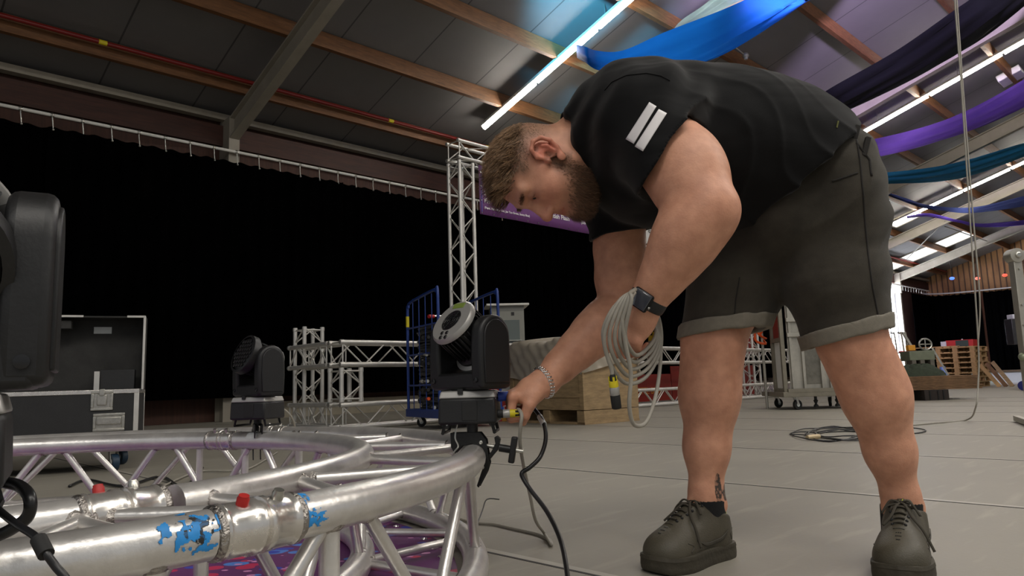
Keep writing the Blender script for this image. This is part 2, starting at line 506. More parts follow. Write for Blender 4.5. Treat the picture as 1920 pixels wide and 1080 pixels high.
# the other slope of the roof, over the photographer's side
mb = MB(); n = 0
for dz in (0, 0.12):
    for (u, t) in ((UBEG, RIDGE_T), (UEND + 0.3, RIDGE_T), (UEND + 0.3, -7.2), (UBEG, -7.2)):
        mb._p((u, t, roof_z(RIDGE_T) - SLOPE * (RIDGE_T - t) + dz))
for q in ((3, 2, 1, 0), (4, 5, 6, 7), (0, 1, 5, 4), (1, 2, 6, 5), (2, 3, 7, 6), (3, 0, 4, 7)): mb.face(q)
struct(hall_obj(mb.build('ceiling_far_slope', mceil, smooth=0)))

# timber purlins
for i, t in enumerate((10.45, 9.08, 7.7, 6.3, 4.9, 3.4, 1.95, 0.5)):
    mb = MB(); z = roof_z(t) - 0.13
    mb.box(((UBEG + UEND) / 2, t, z), (UEND - UBEG, 0.085, 0.24))
    struct(hall_obj(mb.build('beam_%d' % (i + 1), M['timber'], smooth=0)))
# eaves: pale rail over a dark fascia board
mb = MB().box2((UBEG, WALL_T - 0.22, 4.80), (UEND, WALL_T - 0.08, 4.90))
struct(hall_obj(mb.build('trim_21', mat('pale_eaves_rail', srgb(150, 142, 128), 0.5, var=0.1), smooth=0)))
mb = MB().box2((UBEG, WALL_T - 0.16, 4.38), (UEND, WALL_T - 0.02, 4.72))
struct(hall_obj(mb.build('trim_22', M['timber_dark'], smooth=0)))

# steel portal frames: rafter, haunch and column each
for i, u in enumerate((-1.4, 4.55, 10.45, 16.4, 22.5, 28.7, 34.9)):
    mb = MB()
    for (o0, o1, w) in ((-0.29, -0.27, 0.15), (-0.62, -0.60, 0.15)):           # flanges
        add_slope(mb, u - w / 2, u + w / 2, RIDGE_T, WALL_T - 0.12, o0, 0.02)
        add_slope(mb, u - w / 2, u + w / 2, RIDGE_T, WALL_T - 0.12, o1, 0.012)
    add_slope(mb, u - 0.008, u + 0.008, RIDGE_T, WALL_T - 0.12, -0.61, 0.33)
    struct(hall_obj(mb.build('rafter_%d' % (i + 1), M['steel_beam'], smooth=0)))
    mb = MB(); tt = WALL_T - 0.19
    mb.box((u, tt + 0.15, 2.3), (0.15, 0.016, 4.6)); mb.box((u, tt - 0.15, 2.3), (0.15, 0.016, 4.6)); mb.box((u, tt, 2.3), (0.012, 0.3, 4.6))
    mb.box((u, tt - 0.02, 4.36), (0.17, 0.38, 0.9))
    struct(hall_obj(mb.build('pillar_%d' % (i + 1), M['steel_beam'], smooth=0)))

# red sprinkler pipe with yellow bands above the lowest purlin
t = thing('fire_pipe', 'long thin red pipe with yellow bands running along lowest roof timber', 'pipe', hall(0, 0, 0), HROT)
zt = roof_z(10.28) - 0.16
MB().rod((UBEG + 0.2, 10.28, zt), (UEND - 0.3, 10.28, zt), 0.03, 10).build('pipe', mat('red_pipe_paint', srgb(120, 18, 14), 0.4, var=0.1), t)
for k in range(16):
    u = -4.5 + 2.3 * k
    MB().rod((u, 10.28, zt), (u + 0.10, 10.28, zt), 0.033, 12).build('marker_band', M['yellow'], t)

# curtain rail along the left wall with its runner hooks
TR_T = 10.93
t = thing('curtain_rail', 'pale tubular curtain rail with hanging hooks high along the left wall', 'rail', hall(0, 0, 0), HROT)
MB().rod((UBEG + 0.2, TR_T, 4.22), (38.6, TR_T, 4.22), 0.024, 12).build('rail_tube', M['white_paint'], t)
mb = MB(); mb2 = MB(); hooks = []
u = UBEG + 0.4
while u < 38.4:
    hooks.append(u); u += 0.36
def hook(u):
    m = MB(); m.tube([(u, TR_T, 4.25), (u, TR_T - 0.02, 4.17), (u + 0.012, TR_T, 4.10), (u + 0.02, TR_T, 4.03)], 0.007, 6)
    m.ball((u + 0.02, TR_T, 4.02), 0.016, 8, 6); m.ball((u, TR_T, 4.22), 0.034, 8, 6); return m
vis = [u for u in hooks if u > -1][:96]
for u in vis: hook(u).build('hook', M['zinc'], t)
rest = MB()
for u in hooks:
    if u not in vis: rest.v_off = 0; m = hook(u); n = len(rest.v); rest.v += m.v; rest.f += [tuple(i + n for i in f) for f in m.f]; rest.mi += m.mi
rest.build('far_hooks', M['zinc'], t, kind='stuff')

# black pleated drapes
def drape(path, z0, z1, amp, wl, name, label, seed, mt=M['curtain']):
    rnd = random.Random(seed)
    pts = []; L = 0
    path = [Vector((p[0], p[1], 0)) for p in path]
    rows = []
    acc = 0
    for i in range(len(path) - 1):
        a, b = path[i], path[i + 1]; d = (b - a); n = max(2, int(d.length / (wl / 7)))
        nrm = Vector((-d.y, d.x, 0)).normalized()
        for k in range(n):
            s = acc + d.length * k / n
            ph = s / wl * 2 * PI
            pts.append((a + d * (k / n), nrm, ph + 0.9 * math.sin(s * 0.9), 0.75 + 0.25 * math.sin(s * 2.3)))
        acc += d.length
    for j, z in enumerate(np.linspace(z0, z1, 7)):
        f = 0.5 + 0.7 * (1 - j / 6)
        rows.append([p + nrm * (amp * f * q * math.sin(ph + 0.25 * math.sin(z * 2 + ph))) + Vector((0, 0, z + 0.02 * math.sin(ph) * (1 if j == 6 else 0))) for p, nrm, ph, q in pts])
    mb = MB(); mb.grid(rows)
    o = mb.build(name, mt, None, smooth=180)
    hall_obj(o); tag(o, label, 'curtain', 'black drapes round the hall')
    return o
edges = [-6.6, -2.2, 2.0, 6.4, 11.0, 16.0, 21.0, 26.0, 31.1]
names = ['black drape far left behind the open flight case lid', 'black drape left end of the wall behind large moving head',
         'black drape behind open flight case under the first steel rafter', 'black drape behind the small moving head and corner truss stack',
         'black drape behind the tall truss upright and blue roll cage', 'black drape behind the wrapped wooden crate',
         'black drape behind the low truss run and red panel', 'black drape at the far end before the bright side door']
for i in range(8):
    drape([(edges[i], TR_T + .05 * (i % 2)), (edges[i + 1] + 0.12, TR_T + .05 * (i % 2))], 0.36, 4.05, 0.05, 0.26, 'stage_curtain', names[i], i)
drape([(35.9, TR_T), (37.6, TR_T), (38.4, 10.7), (38.9, 10.0), (39.0, 8.9)], 0.02, 3.95, 0.06, 0.3, 'stage_curtain', 'black drape rounding the far corner beside the bright door', 20)
drape([(39.0, 8.85), (39.05, 2.0), (39.05, -3)], 0.02, 3.95, 0.06, 0.3, 'stage_curtain', 'black drape across the planked end wall behind the pallets', 21)
# end wall rail and rounded corner
t = thing('curtain_rail', 'curtain rail rounding the far corner under the wooden planks', 'rail', hall(0, 0, 0), HROT)
MB().tube(spline([(37.3, TR_T, 4.05), (38.0, 10.95, 4.05), (38.7, 10.4, 4.05), (38.95, 9.6, 4.05), (39.0, 8.0, 4.05), (39.0, -3, 4.05)], 6), 0.03, 8).build('rail_tube', M['white_paint'], t)

# white sheer curtains in the open side door
msheer = cloth('white_sheer', (0.86, 0.87, 0.92, 1), 0.62, 0.05)
for k, (a, b) in enumerate(((31.2, 32.5), (32.55, 33.9), (34.0, 34.9), (34.98, 35.72))):
    P = []
    for z in np.linspace(0.05, 4.25, 5):
        P.append([(u, WALL_T - 0.08 + 0.05 * math.sin(u * 21), z) for u in np.linspace(a, b, 40)])
    o = hall_obj(MB().grid(P).build('sheer_curtain', msheer, None, smooth=180))
    tag(o, ['sheer white curtain in the bright side door, hidden edge side', 'sheer white curtain hanging in the bright side door behind the man',
            'sheer white curtain in the bright side door, second from the corner', 'sheer white curtain at corner end of the bright side door'][k], 'curtain', 'sheer curtains in the side door')
mb = MB().box2((D0 - 1, WALL_T + 0.3, -0.1), (D1 + 1, WALL_T + 5, 0.0))
struct(hall_obj(mb.build('ground_outside', mat('pale_paving', srgb(180, 178, 170), 0.8, var=0.1), smooth=0)))

# roof lights
msky = emit('daylit_roof_light', (0.95, 0.98, 1.0, 1), 1.5)
win = 0
for (u0, u1, t0, t1) in ((27.3, 28.35, 7.75, 8.9), (27.3, 28.35, 9.15, 10.3), (33.1, 34.7, 10.5, 11.3), (33.1, 34.7, 9.15, 10.35), (33.1, 34.7, 7.8, 9.0), (24.0, 25.0, 7.8, 8.9)):
    win += 1
    r = struct(thing('window_%d' % win, '', '', hall(0, 0, 0), HROT)); del r['label']; del r['category']
    mb = MB(); add_slope(mb, u0, u1, t0, t1, -0.03, 0.02); mb.build('pane', msky, r, smooth=0)
    mb = MB()
    for (a, b, c, d) in ((u0 - .05, u1 + .05, t0 - .05, t0), (u0 - .05, u1 + .05, t1, t1 + .05), (u0 - .05, u0, t0, t1), (u1, u1 + .05, t0, t1)):
        add_slope(mb, a, b, c, d, -0.06, 0.06)
    mb.build('window_frame', M['steel_beam'], r, smooth=0)

# linear lamps under the roof, running down the slope
mlamp = emit('lit_tube', (1.0, 0.93, 0.82, 1), 56.0)
def strip(u, t_low, t_high, label, rear=False):
    """t_low..t_high along the slope; rear strips hang under the other slope, behind the photographer"""
    m_ = -1 if rear else 1
    f = (lambda t: 2 * RIDGE_T - t) if rear else (lambda t: t)
    zl = roof_z(t_low) - 0.3
    t = thing('linear_lamp', label, 'ceiling lamp', hall(u, f(t_low), zl), HROT, 'linear lamps under the roof')
    dt = (t_high - t_low); dz = -dt * SLOPE; dt *= m_
    L = math.hypot(dt, dz); n = max(2, round(L / 1.55))
    for k in range(n):
        a, b = k / n + 0.004, (k + 1) / n - 0.004
        MB().tube([Vector((0, dt * a, dz * a)), Vector((0, dt * b, dz * b))], 0.05, 10).build('tube', mlamp, t)
    mb = MB(); mb.bar((0, 0, 0.062), (0, dt, dz + 0.062), 0.120, 0.012)
    for sx in (-.058, .058): mb.bar((sx, 0, 0.040), (sx, dt, dz + 0.040), 0.004, 0.045)
    mb.build('reflector', M['white_paint'], t, smooth=0)
    for a in np.linspace(0.06, 0.94, 4): MB().rod((0, dt * a, dz * a + 0.055), (0, dt * a, dz * a + 0.29), 0.006, 6).build('suspension', M['zinc'], t)
    return t
strip(8.68, 9.65, 1.2, 'bright linear lamp over the man\'s head')
strip(18.08, 6.2, 0.2, 'long bright linear lamp starting behind the man\'s lower back')
strip(26.75, 9.0, 2.2, 'farthest bright linear lamp, beside the roof lights above the far curtain')
for u in (-0.6, 8.68): strip(u, 7.0, 1.2, 'linear lamp under the other roof slope, %s' % ('behind the photographer' if u < 0 else 'opposite the lamp over the man\'s head'), True)
# ================================================================== circular truss
RC = Vector((-1.36, 1.66, 0)); RO, RI = 1.258, 0.988; ZT, ZB = 0.270, 0.031; TR = 0.030
JOINTS = [math.radians(a) for a in (-35.3, 71.0, 184.0)]
ring = thing('circular_truss', 'large silver circular truss ring lying on the floor around a purple printed sheet', 'truss', RC)
def rp(R, a, z): return Vector((R * math.cos(a), R * math.sin(a), z))
for R in (RO, RI):
    for z in (ZT, ZB):
        for i in range(3):
            a0 = JOINTS[i] + 0.05; a1 = (JOINTS[(i + 1) % 3] + (2 * PI if i == 2 else 0)) - 0.05
            MB().tube([rp(R, a, z) for a in np.linspace(a0, a1, 56)], TR, 20).build('chord', M['alu'], ring, smooth=50)
        for i, ja in enumerate(JOINTS):
            if i == 0 and R == RI: ja -= 0.032
            # conical coupler: two machined sleeves meeting at a joint
            mb = MB(); prof = [(-0.050, .0265), (-0.047, .0285), (-0.041, .0265), (-0.038, .0275), (-0.014, .0275), (-0.012, .0295), (-0.004, .0295), (-0.002, .0255),
                               (0.002, .0255), (0.004, .0295), (0.012, .0295), (0.014, .0275), (0.038, .0275), (0.041, .0265), (0.047, .0285), (0.050, .0265)]
            mb.tube([rp(R, ja + s * 1.05 / R, z) for s, _ in prof], [r * TR / .025 for _, r in prof], 24)
            cp = mb.build('coupler', M['alu_shiny'], ring, smooth=50)
            for s, m in ((-0.025, 'red' if z == ZT and i != 1 else 'zinc'), (0.025, 'zinc')):
                p = rp(R, ja + s / R, z); rad = (p - rp(0, 0, z)).normalized()
                up = Vector((0, 0, 1))
                dr = (up * 0.9 + (rad * (1 if R == RO else -1)) * 0.35).normalized()
                sgn = -1 if s > 0 else 1
                MB().lathe([(0.0078, 0), (0.0078, 0.009), (0.0066, 0.011), (0.0066, 0.013)], 14, rot_to(dr), p + dr * 0.0315).build('pin', M['red'] if (m == 'red') else M['zinc'], cp, smooth=40)
            for sg in (-1, 1):   # weld rings
                mb = MB(); mb.tube([rp(R, ja + sg * (0.056 + d) / R, z) for d in (-0.006, -0.003, 0, 0.003, 0.006)], [.0306, .0330, .0338, .0330, .0306], 24)
                mb.build('weld', M['weld'], cp, smooth=60)
# braces
NB = 16
brace_jobs = []
def brace(a, b, r=0.0115): brace_jobs.append((a, b, r))
off0 = math.radians(-34 + 6)
for k in range(NB):
    a = off0 + 2 * PI * k / NB; da = 2 * PI / NB; g = 0.035
    for R in (RO, RI):
        brace(rp(R, a + g, ZT - .016), rp(R, a + da / 2 - g * .4, ZB + .016)); brace(rp(R, a + da / 2 + g * .4, ZB + .016), rp(R, a + da - g, ZT - .016))
    for z, h in ((ZT, 1), (ZB, 0.62)):
        brace(rp(RO - .018, a + g, z), rp(RI + .018, a + da / 2 - g * .4, z)); brace(rp(RI + .018, a + da / 2 + g * .4, z), rp(RO - .018, a + da - g, z))
for ja in JOINTS:
    for sg in (-1, 1):
        a = ja + sg * 0.10
        for R in (RO, RI): brace(rp(R, a, ZT - .016), rp(R, a, ZB + .016), 0.0115 if R == RI else 0.015)
        for z in (ZT, ZB): brace(rp(RO - .018, a, z), rp(RI + .018, a, z))
vis = [j for j in brace_jobs if not (j[0].x < -0.75 or (j[0].x < -.3 and j[0].y < -1.0))]
vis.sort(key=lambda j: (RC + j[0]).y)
shown = vis[:98]
for a, b, r in shown:
    d = (b - a).normalized()
    mb = MB().tube([a, b], r, 12)
    br = mb.build('brace', M['alu'], ring, smooth=60)
rest = MB(); hidden = [j for j in brace_jobs if j not in shown]
for a, b, r in hidden: rest.tube([a, b], r, 8)
rest.build('far_braces', M['alu'], ring, smooth=60, kind='stuff')
welds = MB()
for a, b, r in brace_jobs:
    d = (b - a).normalized(); R = rot_to(d)
    for p, s in ((a, 1), (b, -1)):
        welds.lathe([(r * 1.45, s * 0.001), (r * 1.5, s * 0.006), (r * 1.15, s * 0.012), (r * 0.9, s * 0.014)], 12, R, p, caps=False)
welds.build('weld_beads', M['weld'], ring, smooth=60, kind='stuff')

def hash01(i, j, k=0):
    v = math.sin(i * 127.1 + j * 311.7 + k * 74.7) * 43758.5453; return v - math.floor(v)
def vnoise(x, y, k=0):
    i, j = math.floor(x), math.floor(y); fx, fy = x - i, y - j
    fx = fx * fx * (3 - 2 * fx); fy = fy * fy * (3 - 2 * fy)
    a = hash01(i, j, k) * (1 - fx) + hash01(i + 1, j, k) * fx; b = hash01(i, j + 1, k) * (1 - fx) + hash01(i + 1, j + 1, k) * fx
    return a * (1 - fy) + b * fy
M['blue_mark'] = mat('blue_spray_paint', srgb(38, 140, 214), 0.5, 0, var=0.15, vscale=60)
M['grime'] = mat('black_paint_residue', (0.02, 0.02, 0.02, 1), 0.5)
def tube_patch(R, z, a_c, la, phi_c, lphi, material, name, seed, thr, label=None, cells=(64, 44), freq=8.0):
    """worn paint patch lying on a chord"""
    mb = MB(); na, npz = cells; rr = TR + 0.0006
    def pt(i, j):
        a = a_c + la * (i / na - .5) / R; ph = phi_c + lphi * (j / npz - .5)
        rad = Vector((math.cos(a), math.sin(a), 0))
        return rp(R, a, z) + rad * (rr * math.sin(ph)) + Vector((0, 0, rr * math.cos(ph)))
    idx = {}
    def vid(i, j):
        if (i, j) not in idx: idx[(i, j)] = len(mb.v); mb.v.append(pt(i, j))
        return idx[(i, j)]
    for i in range(na):
        for j in range(npz):
            x, y = (i + .5) / na * 2 - 1, (j + .5) / npz * 2 - 1
            e = 1 - (x * x + y * y)
            n = vnoise(i / na * freq, j / npz * freq, seed) * .6 + vnoise(i / na * freq * 2.7, j / npz * freq * 1.5, seed + 3) * .4
            if e > 0 and n + 0.25 * e > thr: mb.face((vid(i, j), vid(i + 1, j), vid(i + 1, j + 1), vid(i, j + 1)))
    if mb.f: mb.build(name, material, ring, smooth=180, label=label)
def ring_ang(px, py):
    p = onz(px, py, ZT) - RC; return math.atan2(p.y, p.x)
tube_patch(RO, ZT, ring_ang(348, 1012) , 0.085, 1.10, 1.9, M['blue_mark'], 'paint_mark', 1, 0.66, 'large worn blue paint mark')
tube_patch(RO, ZT, ring_ang(350, 1012), 0.05, 1.1, 1.6, M['grime'], 'paint_mark', 9, 0.80, 'black scraps of paint')
tube_patch(RO, ZT, ring_ang(562, 975), 0.045, 0.45, 1.1, M['blue_mark'], 'paint_mark', 4, 0.62, 'small blue paint mark', (30, 20))
tube_patch(RO, ZT, ring_ang(580, 970), 0.05, 1.6, 0.9, M['blue_mark'], 'paint_mark', 6, 0.62, 'small blue paint dashes', (30, 20))
def sticker(R, a, phi, la, lphi):
    mb = MB(); rows = []
    for i in range(7):
        aa = a + la * (i / 6 - .5) / R; row = []
        for j in range(7):
            ph = phi + lphi * (j / 6 - .5); rad = Vector((math.cos(aa), math.sin(aa), 0))
            row.append(rp(R, aa, ZT) + rad * ((TR + .0007) * math.sin(ph)) + Vector((0, 0, (TR + .0007) * math.cos(ph))))
        rows.append(row)
    mb.grid(rows).build('sticker', M['label_white'], ring, smooth=180, label='small pale type sticker')
sticker(RI, JOINTS[1] - 0.155, -0.9, 0.05, 0.9)
sticker(RO, JOINTS[1] + 0.02, -0.6, 0.09, 0.8)

# purple printed sheet inside the ring
def banner_material(name, base, dots=True):
    m = mat(name, base, 0.45, 0, var=0.08, vscale=4, spec=0.4)
    nt = m.node_tree; b = nt.nodes['Principled BSDF']
    tc = nt.nodes.new('ShaderNodeTexCoord')
    src = b.inputs['Base Color'].links[0].from_socket
    for k, (sc, col, thr, st) in enumerate(((9, srgb(84, 134, 214), 0.30, (1.0, 1.6, 1)), (12, srgb(196, 50, 92), 0.30, (1.3, 1.5, 1)), (18, srgb(222, 150, 200), 0.20, (1, 1.6, 1)), (8, srgb(60, 72, 176), 0.24, (1.2, 2.0, 1)))):
        mp = nt.nodes.new('ShaderNodeMapping'); mp.inputs['Scale'].default_value = st; mp.inputs['Location'].default_value = (k * 3.7, k * 1.3, 0)
        mp.inputs['Rotation'].default_value = (0, 0, 0.6)
        nt.links.new(tc.outputs['Object'], mp.inputs['Vector'])
        v = nt.nodes.new('ShaderNodeTexVoronoi'); v.inputs['Scale'].default_value = sc; v.inputs['Randomness'].default_value = 1.0
        nt.links.new(mp.outputs['Vector'], v.inputs['Vector'])
        lt = nt.nodes.new('ShaderNodeMath'); lt.operation = 'LESS_THAN'; lt.inputs[1].default_value = thr
        nt.links.new(v.outputs['Distance'], lt.inputs[0])
        # dots of several sizes and gaps between them
        sp = nt.nodes.new('ShaderNodeSeparateColor'); nt.links.new(v.outputs['Color'], sp.inputs['Color'])
        gt = nt.nodes.new('ShaderNodeMath'); gt.operation = 'MULTIPLY'; gt.inputs[1].default_value = thr * 1.5
        nt.links.new(sp.outputs[0], gt.inputs[0]); nt.links.new(gt.outputs[0], lt.inputs[1])
        mx = nt.nodes.new('ShaderNodeMixRGB'); mx.inputs['Color2'].default_value = col
        nt.links.new(lt.outputs[0], mx.inputs['Fac']); nt.links.new(src, mx.inputs['Color1'])
        src = mx.outputs['Color']
    nt.links.new(src, b.inputs['Base Color'])
    return m
sheet = thing('printed_sheet', 'round purple printed sheet with coloured confetti dots lying inside the circular truss', 'banner', RC)
MB().lathe([(0.0, 0.0), (1.215, 0.0), (1.215, 0.003), (0.0, 0.003)], 96, caps=False).build('sheet', banner_material('purple_confetti_print', srgb(104, 50, 106)), sheet, smooth=30)
for k in range(64):
    a = 2 * PI * k / 64 + .02
    if math.sin(a) > .75 or math.cos(a) < -0.2: continue
    MB().tube([Vector((1.185 * math.cos(a), 1.185 * math.sin(a), 0.004)) + Vector((0.008 * math.cos(q), 0.008 * math.sin(q), 0)) for q in np.linspace(0, 2 * PI, 13)[:-1]], 0.0022, 6, closed=True).build('eyelet', M['chrome'], sheet)

# ================================================================== moving head lamps
def moving_head(label, loc, rz, tilt, base_rz, lens_seed=0):
    t = thing('moving_head_light', label, 'stage lamp', loc, rz, 'moving head lamps on the truss ring')
    Rb = Matrix.Rotation(base_rz - rz, 3, 'Z')
    # base
    mb = MB(); mb.box((0, 0, 0.030), (0.136, 0.128, 0.060), Rb, taper=0.97)
    base = mb.build('base', M['black_plastic'], t, bevel=0.006)
    mb = MB(); mb.box(Rb @ Vector((0.0, 0.0, 0.0675)), (0.132, 0.122, 0.017), Rb, taper=0.93)
    mb.build('base_top', M['silver_paint'], base, bevel=0.003, label='silver grey top plate of the base')
    mb = MB(); mb.box(Rb @ Vector((0.006, -0.0635, 0.030)), (0.036, 0.003, 0.044), Rb); mb.build('socket_recess', M['rubber'], base, bevel=0.002)
    mb = MB(); mb.box(Rb @ Vector((-0.015, -0.058, 0.0745)), (0.012, 0.01, 0.012), Rb); mb.build('lock_slot', M['rubber'], base)
    for sx in (-1, 1):   # handles / bracket feet under the base
        mb = MB(); mb.tube([Rb @ Vector((sx * .055, -.045, 0.0)), Rb @ Vector((sx * .06, -.045, -.02)), Rb @ Vector((sx * .06, .045, -.02)), Rb @ Vector((sx * .055, .045, 0.0))], 0.004, 8)
        mb.build('bracket', M['black_metal'], base)
    # yoke
    mb = MB()
    mb.lathe([(0.045, 0.070), (0.045, 0.084)], 24)
    mb.box((0, 0, 0.098), (0.172, 0.094, 0.040))
    yoke = mb.build('yoke', M['black_plastic'], t, bevel=0.010, segs=3)
    for sx in (-1, 1):
        poly = [(-.047, 0.080), (-.050, 0.15)]
        for k in range(13):
            a = PI - PI * k / 12; poly.append((0.048 * math.cos(a), 0.203 + 0.048 * math.sin(a)))
        poly += [(.050, 0.15), (.047, 0.080)]
        Rp = Matrix(((0, 0, 1), (1, 0, 0), (0, 1, 0)))
        mb = MB(); mb.prism(poly, 0.038, Rp, (sx * 0.076, 0, 0)); arm = mb.build('yoke_arm', M['black_plastic'], t, bevel=0.009, segs=3)
        mb = MB(); mb.prism([(x * .8, (z - .17) * .86 + .17) for x, z in poly], 0.006, Rp, (sx * 0.0955, 0, 0)); mb.build('arm_cover', M['black_plastic'], arm, bevel=0.002)
        MB().lathe([(0.006, 0), (0.006, 0.003), (0.003, 0.0035)], 14, rot_to((0, -1, 0)), (sx * 0.076, -0.0475, 0.100)).build('screw', M['black_gloss'], arm)
    # head: axis a points out of the rear cover
    R = Matrix.Rotation(tilt, 3, 'X')      # local z -> rear
    C = Vector((0, 0, 0.203))
    hd = MB(); hd.lathe([(0.0, -.062), (0.050, -.062), (0.0595, -.058), (0.0605, -.030), (0.056, -.026), (0.052, -.02), (0.049, 0.05), (0.0, 0.05)], 36, R, C, caps=False)
    head = hd.build('lamp_head', M['black_plastic'], t, smooth=40)
    for k in range(30):
        a = 2 * PI * k / 30; ca, sa = math.cos(a), math.sin(a)
        if abs(ca) > 0.93: continue
        Rk = R @ Matrix(((ca, -sa, 0), (sa, ca, 0), (0, 0, 1)))
        MB().box(C + Rk @ Vector((0.0535, 0, 0.014)), (0.013, 0.0028, 0.066), Rk).build('cooling_fin', M['black_plastic'], head, bevel=0.0008, segs=1)
    mb = MB(); mb.lathe([(0.0, 0.050), (0.056, 0.050), (0.062, 0.053), (0.062, 0.060), (0.057, 0.066), (0.030, 0.067), (0.029, 0.060), (0.0, 0.060)], 44, R, C, caps=False)
    cov = mb.build('rear_cover', M['silver_paint'], head, smooth=40, label='silver grey rear cover with keys and fan grille')
    # fan grille
    g = MB()
    for r in (0.006, 0.013, 0.020, 0.027):
        g.tube([C + R @ Vector((r * math.cos(q), r * math.sin(q), 0.0665)) for q in np.linspace(0, 2 * PI, 25)[:-1]], 0.0014, 6, closed=True)
    for k in range(8):
        q = 2 * PI * k / 8; g.rod(C + R @ Vector((0.004 * math.cos(q), .004 * math.sin(q), 0.066)), C + R @ Vector((0.029 * math.cos(q + .35), .029 * math.sin(q + .35), 0.066)), 0.0013, 6)
    g.build('fan_grille', M['black_gloss'], cov)
    MB().lathe([(0, 0.0605), (0.0292, 0.0605), (0.0292, 0.0612), (0, 0.0612)], 24, R, C, caps=False).build('fan', M['rubber'], cov)
    mb = MB(); mb.box(C + R @ Vector((0, 0.044, 0.0667)), (0.040, 0.015, 0.003), R); mb.build('display', emit('green_display', (0.30, 0.42, 0.05, 1), 0.12, (.10, .13, .03, 1)) if lens_seed == 0 else M['dark_grey'], cov, bevel=0.001)
    for (x, y) in ((-.007, -.038), (.010, -.038), (-.004, -.051), (.013, -.051)):
        MB().lathe([(0.0052, 0), (0.0052, .002), (0.0042, 0.003)], 16, R, C + R @ Vector((x, y, 0.0655))).build('key', M['black_gloss'], cov)
    # rim and lenses
    MB().lathe([(0.0605, -.064), (0.069, -.062), (0.070, -.040), (0.0605, -.036)], 40, R, C, caps=False).build('front_rim', M['silver_paint'] if lens_seed == 0 else M['black_plastic'], head, smooth=40)
    ln = []
    for q in range(-3, 4):
        for s in range(-3, 4):
            x = (q + s * 0.5) * 0.0165; y = s * 0.0143
            if math.hypot(x, y) < 0.050: ln.append((x, y))
    for (x, y) in ln:
        Rl = R @ Matrix.Rotation(PI, 3, 'X')
        MB().lathe([(0.0074, 0), (0.0074, .004), (0.005, .0065), (0.0, .0075)], 6, Rl, C + R @ Vector((x, y, -0.061)), caps=False).build('lens', M['black_gloss'], head, smooth=30)
    return t
CL = Vector((-0.108, 1.735, 0.347))
lamp_c = moving_head('black moving head lamp with silver rear cover being plugged in by the man', CL, math.radians(-45), math.radians(54), math.radians(-4), 0)
def chord_at(px, R, a0, a1):
    best = None
    for a in np.linspace(a0, a1, 400):
        q = np.array(RC + rp(R, a, ZT)) - np.array([0, 0, CH]); x = 960 + CF * (q @ CRT) / (q @ FWD)
        if best is None or abs(x - px) < best[0]: best = (abs(x - px), a)
    return best[1]
ab = chord_at(482, RI, .5, 2.0); pb = RC + rp(RI, ab, ZT)
lamp_b = moving_head('small black moving head lamp on far side of truss ring, lenses facing the camera', (pb.x, pb.y, 0.343), math.radians(-42), math.radians(-112), math.radians(-14), 1)
lamp_a = moving_head('large black moving head lamp nearest the camera, cut off at picture edge', (-0.516, 0.62, 0.362), math.radians(30), math.radians(-62), math.radians(32), 2)

lamp_a.scale = (1.06, 1.06, 1.06); lamp_a.matrix_basis = Matrix.LocRotScale(lamp_a.location, lamp_a.rotation_euler, lamp_a.scale)
# clamps fixing the lamps to the chord
def clamp(root, base, radial, facing, z0):
    """black hook clamp: jaw plates, bolt and wing handle.  base = chord point, radial = outward direction"""
    r = Vector(radial).normalized(); up = Vector((0, 0, 1)); f = r.cross(up)
    R = Matrix((r, up, f)).transposed()
    off = root.matrix_basis.inverted()
    def L(mb, name, m, bev=0.0015):
        return mb.build(name, m, root, world=True, bevel=bev, smooth=40)
    jaw = [(x * 1.12, y * 1.1) for x, y in [(-.045, .052), (.018, .052), (.030, .036), (.033, .012), (.036, -.012), (.030, -.030), (.012, -.062), (.008, -.058), (.019, -.028), (.0275, -.008), (.022, .020), (.0, .0285), (-.02, .024), (-.036, .008), (-.044, .022)]]
    for s in (-1, 1):
        L(MB().prism(jaw, 0.004, R, base + f * (s * 0.012)), 'jaw_plate', M['black_metal'])
    L(MB().prism([(.026, -.012), (.040, -.006), (.060, .016), (.066, .040), (.058, .048), (.052, .044), (.054, .03), (.044, .012), (.030, .0)], 0.018, R, base), 'jaw_lever', M['black_metal'])
    L(MB().rod(base + r * .03 + up * .026, base + r * .118 + up * .010, 0.0048, 12), 'bolt', M['zinc'], 0)
    bd = (r * .088 - up * .016).normalized()
    L(MB().lathe([(0.009, 0), (0.009, .026), (0.007, .028)], 16, rot_to(bd), base + r * .062 + up * .020), 'nut', M['black_metal'], 0)
    wr = Matrix((bd, f, bd.cross(f))).transposed()
    L(MB().box(base + r * .094 + up * .0145, (.014, .020, .060), wr), 'wing_handle', M['black_plastic'], .003)
    for y in (.034, -.022): L(MB().lathe([(.0042, 0), (.0042, .003), (.0025, .0038)], 12, rot_to(-f if f.y > 0 else f), base + r * (.022 if y > 0 else .024) + up * y + (-f if f.y > 0 else f) * .0145), 'rivet', M['zinc'], 0)
    L(MB().lathe([(.013, 0), (.013, z0 - .05)], 16, None, base + up * .05 - r * .0), 'spigot', M['black_metal'], 0)
ac = math.atan2(1.735 - RC.y, -0.108 - RC.x)
clamp(lamp_c, RC + rp(RO, ac - 0.02, ZT), (1, -0.12, 0), 0, 0.078)
clamp(lamp_b, RC + rp(RI, ab, ZT), (math.cos(ab + .9), math.sin(ab + .9), 0), 0, 0.07)
aa = math.atan2(0.66 - RC.y, -0.516 - RC.x)
clamp(lamp_a, RC + rp(RO, aa, ZT), (math.cos(aa), math.sin(aa), 0), 0, 0.078)
